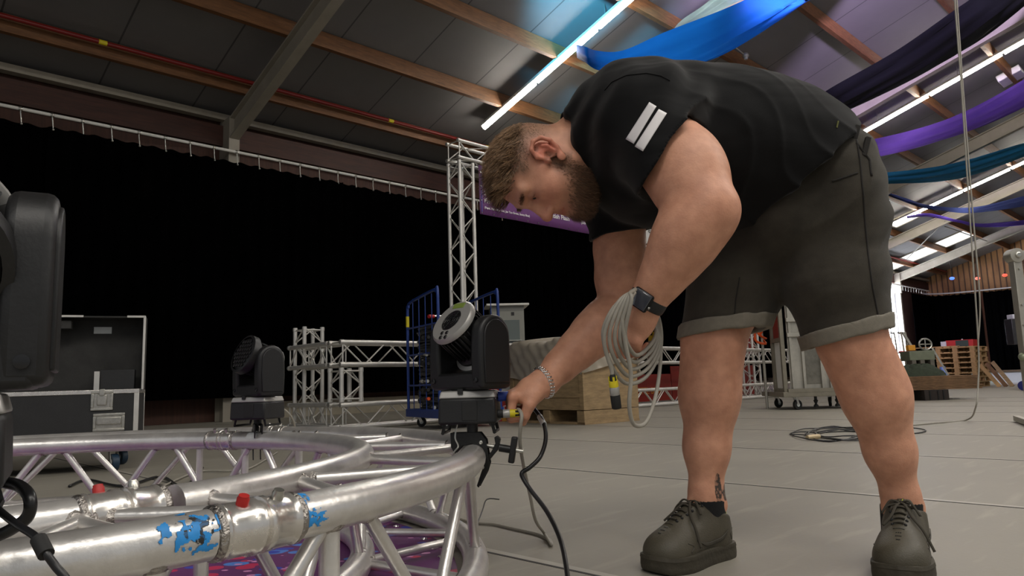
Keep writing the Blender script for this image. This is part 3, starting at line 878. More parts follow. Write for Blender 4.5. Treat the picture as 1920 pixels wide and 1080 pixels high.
# safety wire hanging under the middle lamp
MB().tube(spline([CL + Vector((-.03, -.03, 0.0)), CL + Vector((-.035, -.035, -.03)), CL + Vector((-.028, -.04, -.05)), CL + Vector((-.038, -.04, -.065)), CL + Vector((-.042, -.03, -.095))], 6), 0.002, 6).build('safety_wire', M['zinc'], lamp_c, world=True)

# ================================================================== open flight case
fc = thing('flight_case', 'black flight case on castors standing open with its lid up behind the truss ring', 'case', (-2.96, 4.378, 0), math.radians(24.0))
W_, D_, Z0, Z1 = 1.26, 0.60, 0.145, 0.462
mb = MB(); mb.box((0, 0, (Z0 + Z1) / 2), (W_, D_, Z1 - Z0)); body = mb.build('body', M['case_black'], fc, bevel=0.003)
for sx in (-1, 1):
    for sy in (-1, 1):
        MB().bar((sx * (W_ / 2 - .010), sy * (D_ / 2 - .010), Z0), (sx * (W_ / 2 - .010), sy * (D_ / 2 - .010), Z1), .026, .026, up=(1, 0, 0)).build('corner_edge', M['alu_far'], body, bevel=.002)
for sy in (-1, 1):
    MB().box((0, sy * (D_ / 2 - .006), Z1 + .004), (W_ + .004, .020, .024)).build('rim_edge', M['alu_shiny'], body, bevel=.002)
    MB().box((0, sy * (D_ / 2 - .006), Z0), (W_ + .004, .020, .022)).build('rim_edge', M['alu_far'], body, bevel=.002)
for sx in (-1, 1):
    MB().box((sx * (W_ / 2 - .006), 0, Z1 + .004), (.020, D_, .024)).build('rim_edge', M['alu_shiny'], body, bevel=.002)
# butterfly latches and sprung handles on the front
def dish(x, z, w, h, nm):
    fy = -D_ / 2
    mb = MB(); fr = 0.016
    for (cx, cz, sx, sz) in ((x, z + h / 2 - fr / 2, w, fr), (x, z - h / 2 + fr / 2, w, fr), (x - w / 2 + fr / 2, z, fr, h - 2 * fr), (x + w / 2 - fr / 2, z, fr, h - 2 * fr)):
        mb.box((cx, fy - .004, cz), (sx, .010, sz))
    d = mb.build(nm, M['zinc'], fc, bevel=.003)
    MB().box((x, fy - .001, z), (w - .02, .004, h - .02)).build('back_plate', M['zinc'], d)
    return d
for x in (-.42, .42):
    d = dish(x + .06, .288, .165, .105, 'handle'); 
    MB().box((x + .06, -D_ / 2 - .010, .296), (.125, .014, .044)).build('grip', M['zinc'], d, bevel=.004)
    d = dish(x + .02, .415, .115, .115, 'latch')
    MB().box((x + .02, -D_ / 2 - .012, .418), (.050, .012, .062)).build('butterfly', M['zinc'], d, bevel=.004)
    MB().box((x + .02, -D_ / 2 - .016, .462), (.028, .010, .040)).build('hook', M['zinc'], d, bevel=.003)
# lid standing up along the back edge
ly = D_ / 2 - .05
mb = MB(); mb.box((0, ly + .09, .715), (W_, .012, .48)); lid = mb.build('lid', M['case_foam'], fc, bevel=.002)
for (c, s) in (((0, ly, .955), (W_, .18, .010)), ((-W_ / 2 + .005, ly, .715), (.010, .18, .48)), ((W_ / 2 - .005, ly, .715), (.010, .18, .48)), ((0, ly, .48), (W_, .18, .010))):
    MB().box(c, s).build('lid_side', M['case_foam'], lid)
for (c, s) in (((-.18, ly - .09, .957), (W_ - .36, .016, .014)), ((W_ / 2 - .055, ly - .09, .957), (.11, .016, .014)), ((-W_ / 2 + .006, ly - .09, .715), (.014, .016, .49)), ((W_ / 2 - .006, ly - .09, .715), (.014, .016, .49))):
    MB().box(c, s).build('lid_edge', M['alu_far'], lid, bevel=.002)
MB().box((-.28, ly - .02, .905), (.96, .09, .055)).build('foam_bar', M['case_foam'], lid, bevel=.006)
MB().box((.365, ly + .0815, .88), (.105, .003, .045)).build('lid_label', M['label_white'], lid, label='small white label inside the lid')
MB().box((.36, ly - .09, .54), (.03, .02, .12)).build('lid_stay', M['alu_far'], lid)
MB().box((.475, ly - .03, .545), (.20, .10, .13)).build('foam_block', M['case_black'], lid, bevel=.004)
# castors
def castor(par, x, y, zt, r, tyre, w=.036, rz=0.3, nm='castor'):
    mb = MB(); mb.box((x, y, zt - .003), (.085, .085, .006)); c = mb.build(nm, M['zinc'], par, bevel=.001)
    R = Matrix.Rotation(rz, 3, 'Z'); o = R @ Vector((.028, 0, 0))
    for s in (-1, 1):
        e = R @ Vector((0, s * (w / 2 + .004), 0))
        MB().bar(Vector((x, y, zt - .006)) + e, Vector((x, y, r)) + o + e, .030, .004, up=e).build('fork', M['zinc'], c)
    MB().lathe([(r * .55, -w / 2), (r * .96, -w / 2), (r, -w / 3), (r, w / 3), (r * .96, w / 2), (r * .55, w / 2)], 28, rot_to(R @ Vector((0, 1, 0))), Vector((x, y, r)) + o).build('tyre', tyre, c)
    MB().lathe([(0.01, -w / 2 - .003), (r * .56, -w / 2 + .002), (r * .56, w / 2 - .002), (0.01, w / 2 + .003)], 20, rot_to(R @ Vector((0, 1, 0))), Vector((x, y, r)) + o).build('hub', M['label_white'], c)
for x, y, q in ((-.50, -.22, 2.4), (.50, -.22, -1.2), (-.50, .22, .6), (.50, .22, -1.0), (-.12, -.2, 2.8)):
    castor(fc, x, y, Z0, .05, M['wheel_blue'], rz=q)
# ================================================================== trusses at the back of the hall
def box_truss(name, label, A, B, side=0.24, nseg=5, tube=0.025, br=0.009, up=(0, 0, 1), group=None, cat='truss', ends=True, phase=0):
    """square truss from A to B (hall coordinates u, t, z), each chord and brace its own part"""
    A, B = Vector(A), Vector(B)
    root = thing(name, label, cat, hall(*A), HROT, group)
    d = B - A; L = d.length; d.normalize()
    if abs(d.z) > .9: up = (1, 0, 0)
    y = Vector(up).cross(d).normalized(); z = d.cross(y)
    h = side / 2
    cs = [y * sy * h + z * sz * h for sy, sz in ((-1, -1), (1, -1), (1, 1), (-1, 1))]
    for c in cs: MB().rod(c, c + d * L, tube, 14).build('chord', M['alu_far'], root, smooth=50)
    for f in range(4):
        a, b = cs[f], cs[(f + 1) % 4]
        for k in range(nseg):
            s0, s1 = L * (k + .04) / nseg, L * (k + .96) / nseg
            if (k + f + phase) % 2: MB().rod(a + d * s0, b + d * s1, br, 8).build('brace', M['alu_far'], root, smooth=50)
            else: MB().rod(b + d * s0, a + d * s1, br, 8).build('brace', M['alu_far'], root, smooth=50)
        if ends:
            for s in (0.035, L - .035): MB().rod(a + d * s, b + d * s, br, 8).build('end_brace', M['alu_far'], root, smooth=50)
    for c in cs:
        for s in (0.0, L - .05):
            MB().lathe([(tube * .9, 0), (tube * 1.12, .006), (tube * 1.12, .044), (tube * .9, .05)], 14, rot_to(d), c + d * s).build('coupler', M['alu_far'], root, smooth=40)
    return root
G1 = 'truss sections of the bar counter'
# bar counter: front line at t=7.0, back line at t=8.2
T0 = 6.98
box_truss('truss_section', 'tall upright truss stub at back corner of the truss counter, left of blue roll cage', (4.38, 8.22, 0.0), (4.38, 8.22, 1.21), nseg=6)
box_truss('truss_section', 'short upright truss post under the front corner of the truss counter', (4.16, T0, 0.295), (4.16, T0, 0.665), nseg=2, group=G1)
box_truss('truss_section', 'top truss of counter side running from front corner back to the tall stub', (4.16, T0 + .16, 0.82), (4.16, 8.06, 0.82), nseg=4, group=G1)
box_truss('truss_section', 'bottom truss of counter side lying on the floor under the tall stub', (4.16, T0 + .16, 0.148), (4.16, 8.06, 0.148), nseg=4, group=G1)
box_truss('truss_section', 'top truss of counter front, left length behind the blue roll cage', (4.02, T0, 0.82), (7.6, T0, 0.82), nseg=12, group=G1)
box_truss('truss_section', 'bottom truss of counter front, left length lying behind the blue roll cage', (4.02, T0, 0.148), (7.6, T0, 0.148), nseg=12, group=G1)
box_truss('truss_section', 'top truss of counter front, middle length behind the wrapped crate and the man\'s leg', (7.62, T0, 0.82), (11.2, T0, 0.82), nseg=12, group=G1)
box_truss('truss_section', 'bottom truss of counter front, middle length behind the wrapped crate', (7.62, T0, 0.148), (11.2, T0, 0.148), nseg=12, group=G1)
box_truss('truss_section', 'top truss of counter front, right length ending by the metal panel trolley', (11.22, T0, 0.82), (14.5, T0, 0.82), nseg=11, group=G1)
box_truss('truss_section', 'bottom truss of counter front, right length ending by the metal panel trolley', (11.22, T0, 0.148), (14.5, T0, 0.148), nseg=11, group=G1)
box_truss('truss_section', 'upright truss post in right end of counter front beside the metal trolley', (13.7, T0 + .30, 0.0), (13.7, T0 + .30, 1.55), nseg=8)
box_truss('truss_section', 'upright truss post on counter front just right of the man\'s bent knee', (12.6, T0 + .30, 0.0), (12.6, T0 + .30, 1.25), nseg=6)
# arch: tall upright and cross beam carrying the banner
box_truss('truss_tower', 'tall slim truss upright standing behind the blue roll cage', (6.27, 7.46, 0.0), (6.27, 7.46, 3.50), nseg=14)
box_truss('truss_section', 'horizontal truss at the top of the tall upright, running behind the man\'s head', (6.12, 7.46, 3.66), (12.4, 7.46, 3.66), nseg=20)

# printed banners hanging under the cross beam
M['white_ink'] = mat('white_print', srgb(244, 240, 240), 0.6)
M['dark_ink'] = mat('dark_print', (0.02, 0.02, 0.02, 1), 0.6)
bn = thing('banner', 'purple banner with white lettering hanging under truss beam behind the man\'s face', 'banner', hall(6.47, 7.30, 2.78), HROT)
mb = MB(); rows = []
for z in np.linspace(0, 0.70, 6): rows.append([(x, 0.006 * math.sin(x * 7 + z * 3), z) for x in np.linspace(0, 2.55, 30)])
mb.grid(rows); mb.build('sheet', mat('purple_banner_print', srgb(112, 62, 124), 0.5, var=0.06), bn, smooth=180, solid=0.002)
mb = MB().box((0.035, -.004, .35), (.012, .004, .68)); mb.build('side_stripe', mat('blue_stripe_print', srgb(84, 84, 170), 0.5), bn, smooth=0)
for x in np.linspace(0.03, 2.5, 12): MB().lathe([(.011, 0), (.011, .004), (.005, .004)], 12, rot_to((0, -1, 0)), (x, -.006, .022)).build('eyelet', M['chrome'], bn)
for z in (.2, .4, .6): MB().lathe([(.011, 0), (.011, .004), (.005, .004)], 12, rot_to((0, -1, 0)), (.02, -.006, z)).build('eyelet', M['chrome'], bn)
def btxt(par, s, x, z, size, m=M['white_ink'], bold=True, nm='lettering'):
    return text_mesh(nm, s, size, m, par, (x, -.016, z), (PI / 2, 0, 0), bold=bold)
btxt(bn, 'Be', .07, .275, .095); btxt(bn, 'Fri', .07, .165, .095)
btxt(bn, '(Papai, Papa Mao, Bet, Jan Tao Groes, Sunny Blue)', .07, .085, .044)
btxt(bn, '1', 1.16, .165, .10); btxt(bn, 'British Flash', 1.36, .145, .10); btxt(bn, '(Bonie &', 2.12, .14, .07)
b2 = thing('banner', 'white, red and grey printed banner seen between the man\'s chest and forearm', 'banner', hall(10.35, 7.30, 2.80), HROT)
mb = MB(); mb.cur = 0; mb.box((.30, 0, .35), (.60, .004, .70)); mb.build('sheet', M['white_paint'], b2, smooth=0)
poly = [(.62, 0), (.66, .16), (.68, .35), (.66, .55), (.62, .7), (1.9, .7), (1.9, 0)]
MB().prism(poly, .006, Matrix(((1, 0, 0), (0, 0, -1), (0, 1, 0))), (0, -.001, 0)).build('print_panel', mat('grey_violet_print', srgb(120, 96, 122), 0.5, var=.15), b2, smooth=0)
MB().prism([(.72, .0), (1.0, .0), (.98, .3), (.88, .5), (.76, .34)], .004, Matrix(((1, 0, 0), (0, 0, -1), (0, 1, 0))), (0, -.006, 0)).build('print_shape', mat('dull_red_print', srgb(150, 62, 76), 0.5), b2, smooth=0)
text_mesh('lettering', 'e', .16, M['dark_ink'], b2, (.06, -.006, .2), (PI / 2, 0, 0))

# red panels along the counter with gold lettering
M['red_panel'] = mat('red_printed_panel', srgb(128, 30, 20), 0.5, var=.15, vscale=3)
M['gold_ink'] = mat('gold_print', srgb(196, 140, 44), 0.5)
for (u0, u1, z0, z1, lab, tx) in ((8.55, 11.27, .05, .52, 'red printed panel with gold lettering behind counter truss, seen through the cable loops', [('AMSTEL BIER', 1.46, .13, .165)]),
                                  (11.3, 14.4, .05, .66, 'red printed panel behind counter truss, right of the man\'s knee', [('ST', .62, .30, .165)]),
                                  (12.75, 14.5, .9, 1.55, 'upper red panel behind the truss posts next to metal trolley', [])):
    r = thing('advert_panel', lab, 'panel', hall(u0, T0 + .62, z0), HROT, 'red advert panels')
    MB().box(((u1 - u0) / 2, 0, (z1 - z0) / 2), (u1 - u0, .02, z1 - z0)).build('panel', M['red_panel'], r, bevel=.003)
    MB().box(((u1 - u0) / 2, .05, (z1 - z0) * .12), (u1 - u0 - .2, .08, .03)).build('stand', M['black_metal'], r)
    for s, x, z, sz in tx: text_mesh('lettering', s, sz, M['gold_ink'], r, (x, -.0115, z), (PI / 2, 0, 0))
# round red, white and gold sign behind the middle lamp
sg = thing('beer_sign', 'red sign with white and gold curves standing between the lamp and the wrapped crate', 'sign', (-0.19, 8.62, 0.0), math.radians(2))
MB().box((0, 0, .30), (.62, .03, .60)).build('board', M['red'], sg, bevel=.004)
def arc_poly(r0, r1, a0, a1, cx, cz, n=18):
    P = [(cx + r1 * math.cos(a), cz + r1 * math.sin(a)) for a in np.linspace(a0, a1, n)]
    return P + [(cx + r0 * math.cos(a), cz + r0 * math.sin(a)) for a in np.linspace(a1, a0, n)]
RX = Matrix(((1, 0, 0), (0, 0, -1), (0, 1, 0)))
MB().prism(arc_poly(.27, .33, -1.3, 1.3, -.06, .30), .004, RX, (0, -.017, 0)).build('gold_curve', M['gold_ink'], sg, smooth=0)
MB().prism(arc_poly(.10, .27, .0, 1.0, -.06, .30), .004, RX, (0, -.017, 0)).build('white_field', M['white_paint'], sg, smooth=0)
text_mesh('lettering', 'NTER', .075, M['white_ink'], sg, (.0, -.020, .13), (PI / 2, 0, 0), bold=True)

# glass-fronted drinks cabinet
fr = thing('display_fridge', 'narrow white glass-fronted drinks cabinet behind the middle moving head', 'fridge', (-0.10, 10.66, 0), math.radians(6))
MB().box((0, 0, .80), (.48, .46, 1.52)).build('body', mat('pale_grey_enamel', srgb(122, 122, 116), .4, var=.05), fr, bevel=.006)
d = MB().box((0, -.245, .78), (.46, .03, 1.40)).build('door', mat('pale_door_frame', srgb(140, 140, 132), .4), fr, bevel=.004)
MB().box((0, -.262, .78), (.33, .006, 1.14)).build('glass', mat('dim_glass', srgb(96, 104, 100), .15, spec=.8), d)
MB().box((.205, -.268, .8), (.014, .02, .4)).build('handle', M['zinc'], d)
MB().box((0, -.03, 1.575), (.62, .56, .03)).build('top', M['white_paint'], fr, bevel=.004)
MB().box((.07, -.262, 1.44), (.045, .004, .05)).build('badge', M['dark_ink'], d)
for z in (.45, .75, 1.05): MB().box((0, -.20, z), (.36, .3, .01)).build('shelf', M['zinc'], fr)

# ================================================================== blue roll cage full of cable
e1 = Vector((.5, -.866, 0)); cg_rot = math.atan2(e1.y, e1.x)        # local x runs towards the camera
cage = thing('roll_cage', 'blue steel roll cage stacked with black cable coils', 'roll cage', (-1.185, 8.06, 0), cg_rot)
Lx, Wy = .84, -.0
Wd = .70
MB().box((Lx / 2, Wd / 2, .155), (Lx + .05, Wd + .05, .085)).build('base', M['blue_paint'], cage, bevel=.004)
MB().box((Lx + .028, .20, .155), (.004, .07, .05)).build('plate', M['label_white'], cage, label='small pale plate on the base')
for y in (0, Wd):
    pan = None
    pts = [(0, y, .18), (0, y, 1.23), (.03, y, 1.32), (.10, y, 1.37), (Lx - .14, y, 1.425), (Lx - .05, y, 1.41), (Lx, y, 1.34), (Lx, y, .18)]
    pan = MB().tube(spline(pts, 5), .016, 12).build('side_frame', M['blue_paint'], cage)
    for z in (.45, .78, 1.08): MB().rod((0, y, z), (Lx, y, z), .010, 8).build('cross_bar', M['blue_paint'], pan)
    for x in np.linspace(.16, Lx - .16, 4): MB().rod((x, y, .19), (x, y, 1.40), .0055, 8).build('wire', M['blue_paint'], pan)
MB().rod((0, 0, 1.10), (0, 0, 1.22), .0185, 12).build('marker', M['yellow'], cage, label='yellow marker sleeve')
for x, y in ((.10, .08), (Lx - .10, .08), (.10, Wd - .08), (Lx - .10, Wd - .08)): castor(cage, x, y, .115, .052, M['rubber'], rz=1.1)
ORD = ['lowest', 'second from bottom', 'third from bottom', 'fourth from bottom', 'fifth from bottom', 'fifth from top', 'fourth from top', 'third from top', 'second from top', 'topmost']
for k in range(10):
    z = .215 + .092 * k
    rnd = random.Random(40 + k); pts = []
    turns = 13
    cx, cy = Lx * .44 + rnd.uniform(-.03, .03), .28 + rnd.uniform(-.02, .02)
    for i in range(turns * 22):
        q = 2 * PI * i / 22; r = .285 + rnd.uniform(-.02, .02) - .05 * ((i // 22) % 3)
        zz = z + .036 * math.sin(i / 22 * 2.3 + k) + rnd.uniform(-.008, .008)
        pts.append((cx + r * 1.16 * math.cos(q), cy + r * .86 * math.sin(q), zz))
    c = thing('cable_coil', 'black cable coil in the blue roll cage, %s in the pile' % ORD[k], 'cable', (-1.185, 8.06, 0), cg_rot, 'black cable coils in the roll cage')
    MB().tube(spline(pts, 2), .0135, 7).build('cable', M['worn_cable'], c, smooth=180)
    a = rnd.uniform(-.6, .6) - 1.0
    for q in (0, 1): 
        q2 = a + q * .25; p = Vector((cx + .33 * math.cos(q2), cy + .30 * math.sin(q2), z))
        MB().rod(p, p + Vector((-.05, .0, .0)), .018, 10).build('connector', (M['orange'] if k in (1, 9) and q else M['zinc'] if k % 3 == 0 else M['rubber']), c)
st = thing('steel_tube', 'bright steel tube with a red end lying on top of the cable coils', 'tube', (-1.185, 8.06, 0), cg_rot)
MB().rod((Lx * .6, .10, 1.175), (Lx * .45, .68, 1.195), .016, 12).build('tube', M['chrome'], st); MB().rod((Lx * .63, .03, 1.172), (Lx * .6, .10, 1.175), .02, 12).build('cap', M['red'], st)

# ================================================================== wrapped wooden crate
cr = thing('wooden_crate', 'plywood crate on pallet feet, its upper half covered in plastic film', 'crate', (0.69, 7.36, 0), math.atan2(.79, .61) - PI / 2)
ex = Vector((-.61, .79, 0)); 
# local frame: +x along right face (depth .8), +y along left face (1.2 back)
cr.rotation_euler = (0, 0, math.atan2(.61, .79)); cr.matrix_basis = Matrix.LocRotScale(cr.location, cr.rotation_euler, None)
MB().box((.40, .60, .145 + .31), (.80, 1.20, .62)).build('box', M['wood_raw'], cr, bevel=.004)
for y in (.0, .6, 1.2): MB().box((.40, min(max(y, .06), 1.14), .07), (.80, .11, .14)).build('pallet_foot', M['wood_raw'], cr, bevel=.003)
MB().box((.40, .60, .012), (.80, 1.20, .022)).build('pallet_board', M['wood_raw'], cr)
for y in (.02, 1.18): MB().box((-.008, y, .46), (.014, .06, .62)).build('batten', M['wood_raw'], cr)
mb = MB(); mb.box((-.006, .60, .30), (.010, 1.18, .05)); mb.build('batten', M['wood_raw'], cr)
# plastic film
mf = cloth('cloudy_plastic_film', srgb(176, 166, 150), 0.15, 0.12, clear=0.10)
mfb = mf.node_tree.nodes['Principled BSDF']; mfb.inputs['Roughness'].default_value = 0.28; mfb.inputs['Specular IOR Level'].default_value = 0.6
rows = []
loop = []
for k in range(120):
    s = k / 120 * 4.0
    if s < 1.2: p = (-.02, s); 
    elif s < 2.0: p = (s - 1.2, 1.22)
    elif s < 3.2: p = (.82, 3.2 - s)
    else: p = (4.0 - s, -.02)
    loop.append((p, s))
loop.append(((-.02, 0.0), 4.0))
for j in range(15):
    f = j / 14; row = []
    for (p, s) in loop:
        zb = .50 + .05 * math.sin(s * 5) + .03 * math.sin(s * 13); 
        if s > 3.2: zb = .52 + .16 * (4.0 - s) / .8
        zt = .88 + .02 * math.sin(s * 7) - (.13 * (4 - s) / .8 * ((4 - s) / .8) if s > 3.2 else 0) - (.10 if 2.0 < s <= 3.2 else 0)
        z = zb + (zt - zb) * min(f / .7, 1) + .03 * math.sin(min(1, max(0, f - .7) / .3) * PI / 2)
        sh = max(0, f - .7) / .3
        w = .012 * math.sin(s * 19 + z * 22) + .010 * math.sin(s * 43 - z * 31) + .008 * vnoise(s * 12, z * 20, 3)
        c = Vector((.40, .60, 0)); q = Vector((p[0], p[1], 0)); q = c + (q - c) * (1 - .96 * sh) ; q += (q - c).normalized() * (w + .012)
        row.append((q.x, q.y, z + w * (.6 if f > .7 else .2)))
    rows.append(row)
MB().grid(rows).build('plastic_film', mf, cr, smooth=180, label='cloudy wrinkled plastic film')

# ================================================================== metal panel trolley
M['galv_dark'] = mat('dull_steel_frame', srgb(136, 130, 116), 0.5, 0.5, var=.15)
tr = thing('panel_trolley', 'tall galvanised panel trolley on castors, seen between the man\'s legs', 'trolley', (3.42, 9.12, 0), math.radians(-3))
MB().box((.42, .35, .19), (1.05, .95, .06)).build('deck', M['galv_dark'], tr, bevel=.004)
MB().box((.42, -.10, .235), (.92, .05, .05)).build('deck_rail', M['galv_dark'], tr)
for x, y in ((.06, -.04), (.76, -.04), (.06, .72), (.76, .72), (.90, .1)): castor(tr, x, y, .16, .062, M['rubber'], rz=.4 + x)
for x in (.30, .56): MB().lathe([(.018, .16), (.018, .12), (.03, .11), (.012, .07), (.03, .05), (.03, .03)], 10, None, (x, -.06, 0)).build('levelling_foot', M['black_metal'], tr)
fp = MB().box((.44, 0, 1.12), (.82, .015, 1.80)).build('front_panel', M['galv'], tr)
for x in (.06, .20, .42, .52, .66, .80): MB().box((x, -.02, 1.12), (.03, .035, 1.80)).build('upright_rib', M['galv'], tr, bevel=.002)
for x0, x1 in ((.23, .40), (.68, .79)): MB().box(((x0 + x1) / 2, -.009, .62), (x1 - x0, .004, .62)).build('sheet_panel', mat('smeared_sheet', srgb(130, 126, 116), .3, .8, var=.3), tr)
for z in (.93, 1.12, 1.60, 1.76): MB().box((.42, -.045, z), (.80, .03, .05)).build('cross_rail', M['galv'], tr, bevel=.002)
MB().bar((.08, -.06, 1.36), (.40, -.06, 1.56), .02, .035).build('diagonal', M['galv'], tr)
text_mesh('lettering', 'RAMAMA', .075, M['dark_ink'], tr, (.41, -.012, 1.50), (PI / 2, PI / 2, 0))
# side frame with red sheets
for y in (.02, .40): MB().box((-.03, y, 1.15), (.05, .05, 1.86)).build('side_post', M['galv_dark'], tr, bevel=.003)
for z in (.24, .88, 1.30, 2.04): MB().box((-.03, .21, z), (.04, .40, .05)).build('side_rail', M['galv_dark'], tr)
MB().box((-.02, .21, 1.10), (.012, .30, .40)).build('red_sheet', M['red_panel'], tr); MB().box((-.02, .21, 1.68), (.012, .30, .64)).build('red_sheet', M['red_panel'], tr)
MB().box((-.022, .20, .56), (.012, .28, .58)).build('white_sheet', M['white_paint'], tr)
mb = MB(); mb.tube(spline([(-.07, -.02, 1.26), (-.11, .1, 1.29), (-.09, .3, 1.27), (-.06, .44, 1.24)], 6), .014, 8); mb.build('strap', M['rubber'], tr)
os_ = thing('orange_strap', 'tangled bright orange strap hanging on a post left of the metal trolley', 'strap', (3.30, 9.62, 0), 0)
rnd = random.Random(5); P = [Vector((0.0 + rnd.uniform(-.07, .07), rnd.uniform(-.05, .05), 1.62 - .012 * i + .10 * math.sin(i * 1.1))) for i in range(60)]
MB().tube(spline(P, 4), .016, 6, flat=.5).build('strap', M['orange'], os_, smooth=180)
MB().rod((.02, 0.03, 0), (.02, .03, 1.75), .018, 10).build('post', M['galv'], os_)

# ================================================================== far right: pallets, boards, machines
pal_c = onz(1836, 726); pc = Vector((pal_c.x, pal_c.y, 0))
prot = math.radians(-46)
def pallet(k):
    t = thing('pallet', '', 'pallet', pc + Vector((0, 0, .122 * k)), prot + random.Random(k).uniform(-.03, .03), 'stacked pallets by the end wall')
    X, Y = .85, 1.15
    for i in range(5): MB().box((-X + X * (i + .5) / 5 + .0, Y / 2, .112), (.13, Y, .018)).build('top_board', M['wood_pallet'], t)
    for j in range(3): MB().box((-X / 2, .05 + j * (Y - .1) / 2, .094), (X, .10, .018)).build('bearer', M['wood_pallet'], t)
    for i in range(3):
        for j in range(3): MB().box((-.06 - i * (X - .12) / 2, .06 + j * (Y - .12) / 2, .0515), (.10, .11, .067)).build('block', M['wood_pallet'], t)
        MB().box((-.06 - i * (X - .12) / 2, Y / 2, .009), (.10, Y, .018)).build('skid', M['wood_pallet'], t)
    t['label'] = 'wooden pallet, %s of the stack of eight by the end wall' % ['lowest', 'second from bottom', 'third from bottom', 'fourth from bottom', 'fourth from top', 'third from top', 'second from top', 'topmost'][k]
for k in range(8): pallet(k)
def wpt(px, py, Y): return at(px, py, Y)
zt = .122 * 8
pk = thing('plank', 'loose pale plank lying on top of pallet stack, sticking out to the left', 'plank', pc + Vector((0, 0, zt)), prot)
MB().box((-.82, .12, .012), (.95, .10, .022)).build('plank', M['wood_pallet'], pk)
cb = thing('crate', 'red, white and green plastic crate on top of the pallet stack', 'crate', pc + Vector((0, 0, zt)), prot)
MB().box((-.36, .40, .075), (.56, .38, .15)).build('body', mat('dark_green_plastic', srgb(52, 66, 58), .4), cb, bevel=.008)
MB().box((-.54, .40, .075), (.20, .40, .152)).build('red_end', M['red'], cb, bevel=.008); MB().box((-.12, .40, .075), (.10, .39, .152)).build('red_end', M['red'], cb, bevel=.008)
MB().box((-.70, .40, .072), (.14, .36, .14)).build('white_end', M['label_white'], cb, bevel=.01); MB().ball((-.34, .40, .17), .02, 10, 8).build('knob', M['label_white'], cb)
MB().box((-.36, .40, .155), (.58, .40, .012)).build('lid', M['red'], cb)
for k, (dx, n) in enumerate(((.10, 'first'), (.22, 'middle'), (.33, 'last'))):
    b = thing('plank', 'weathered plank leaning on the right side of pallet stack, %s' % ['nearest to the stack', 'middle one of three', 'outermost one'][k], 'plank', pc + Vector((0, 0, 0)), prot, 'planks leaning on the pallets')
    MB().bar((dx + .32, -.02 + .05 * k, .0), (dx - .06, .12 + .05 * k, .52 + .03 * k), .085, .025, up=(0, 1, 0)).build('plank', [M['wood_pallet'], M['wood_ply'], M['wood_raw']][k], b)
rl = thing('film_roll', 'upright blue and white roll leaning at left side of pallet stack', 'roll', wpt(1774, 702, pc.y + .1), 0)
rl.location.z = 0
MB().lathe([(.06, .16), (.062, .17), (.062, .50), (.055, .51)], 18, Matrix.Rotation(-.14, 3, 'Y'), (0, 0, 0)).build('roll', mat('blue_white_film', srgb(120, 148, 214), .4, var=.35, vscale=6, stretch=(1, 1, .2)), rl)
MB().box((0, 0, .085), (.26, .22, .17)).build('box', M['dark_grey'], rl)

# stack of boards on a block
bp = onz(1742, 750); bst = Vector((bp.x, bp.y, 0)); brot = math.radians(2)
blk = thing('support_block', 'dark timber block under the stack of thin boards', 'block', bst, brot)
MB().box((0, 0, .075), (.36, .40, .15)).build('block', mat('dark_block', srgb(38, 30, 26), .8, var=.3), blk, bevel=.004)
for s in (-.1, .02, .1): MB().box((s, -.204, .075), (.02, .006, .13)).build('slat', M['black_metal'], blk)
for k in range(9):
    t = thing('board', 'thin brown board in the stack near far corner, %s' % ['lowest', 'second from bottom', 'third from bottom', 'fourth from bottom', 'middle one', 'fourth from top', 'third from top', 'second from top', 'topmost'][k], 'board', bst + Vector((random.Random(k).uniform(-.03, .03), 0, .15 + .022 * k)), brot + random.Random(k + 9).uniform(-.01, .01), 'thin boards stacked on a block')
    MB().box((.05, .25, .0105), (1.30, .80, .019)).build('board', M['wood_ply'], t, bevel=.002)
# machines on a far trolley
mc = at(1736, 706, 13.2); mcb = Vector((mc.x, mc.y, 0))
mac = thing('work_bench', 'grey green workshop bench with legs behind the board stack', 'bench', mcb + Vector((-.12, 0, 0)), math.radians(-10))
MB().box((0, 0, .70), (.42, .5, .17)).build('bench_top', mat('grey_green_paint', srgb(112, 118, 98), .5, var=.2), mac, bevel=.01)
for x in (-.16, -.02, .14):
    MB().box((x, -.15, .31), (.07, .3, .62)).build('leg', mat('dusty_grey_steel', srgb(96, 92, 82), .6, var=.2), mac, bevel=.005)
MB().box((0, .1, .2), (.44, .4, .35)).build('lower_shelf', M['dark_grey'], mac)
ob = thing('work_light', 'orange work light with upright grey arm on the far workbench', 'lamp', mcb + Vector((-.25, 0, .785)), 0)
MB().box((0, -.05, .06), (.13, .10, .10)).build('housing', mat('amber_plastic', srgb(222, 150, 40), .5), ob, bevel=.01); MB().bar((.05, 0, .08), (-.08, 0, .34), .04, .03, up=(0, 1, 0)).build('arm', M['galv'], ob)
wh = thing('spoked_wheel', 'silver spoked wheel and rods at right end of far workbench', 'wheel', mcb + Vector((.04, -.02, .785)), 0)
MB().tube([Vector((.13 * math.cos(q), .03 * math.cos(q), .12 + .10 * math.sin(q))) for q in np.linspace(0, 2 * PI, 25)[:-1]], .016, 8, closed=True).build('rim', M['zinc'], wh)
MB().rod((-.125, -.03, .12), (.125, .03, .12), .010, 8).build('spoke', M['zinc'], wh); MB().rod((0, 0, -.0), (0, 0, .215), .010, 8).build('post', M['zinc'], wh)
MB().bar((.12, 0, .05), (.30, -.1, -.45), .03, .03).build('rod', M['zinc'], wh)
ht = thing('hand_truck', 'upright grey hand truck in front of the bright side door', 'hand truck', Vector((at(1702, 705, 14.7).x, 14.7, 0)), math.radians(10))
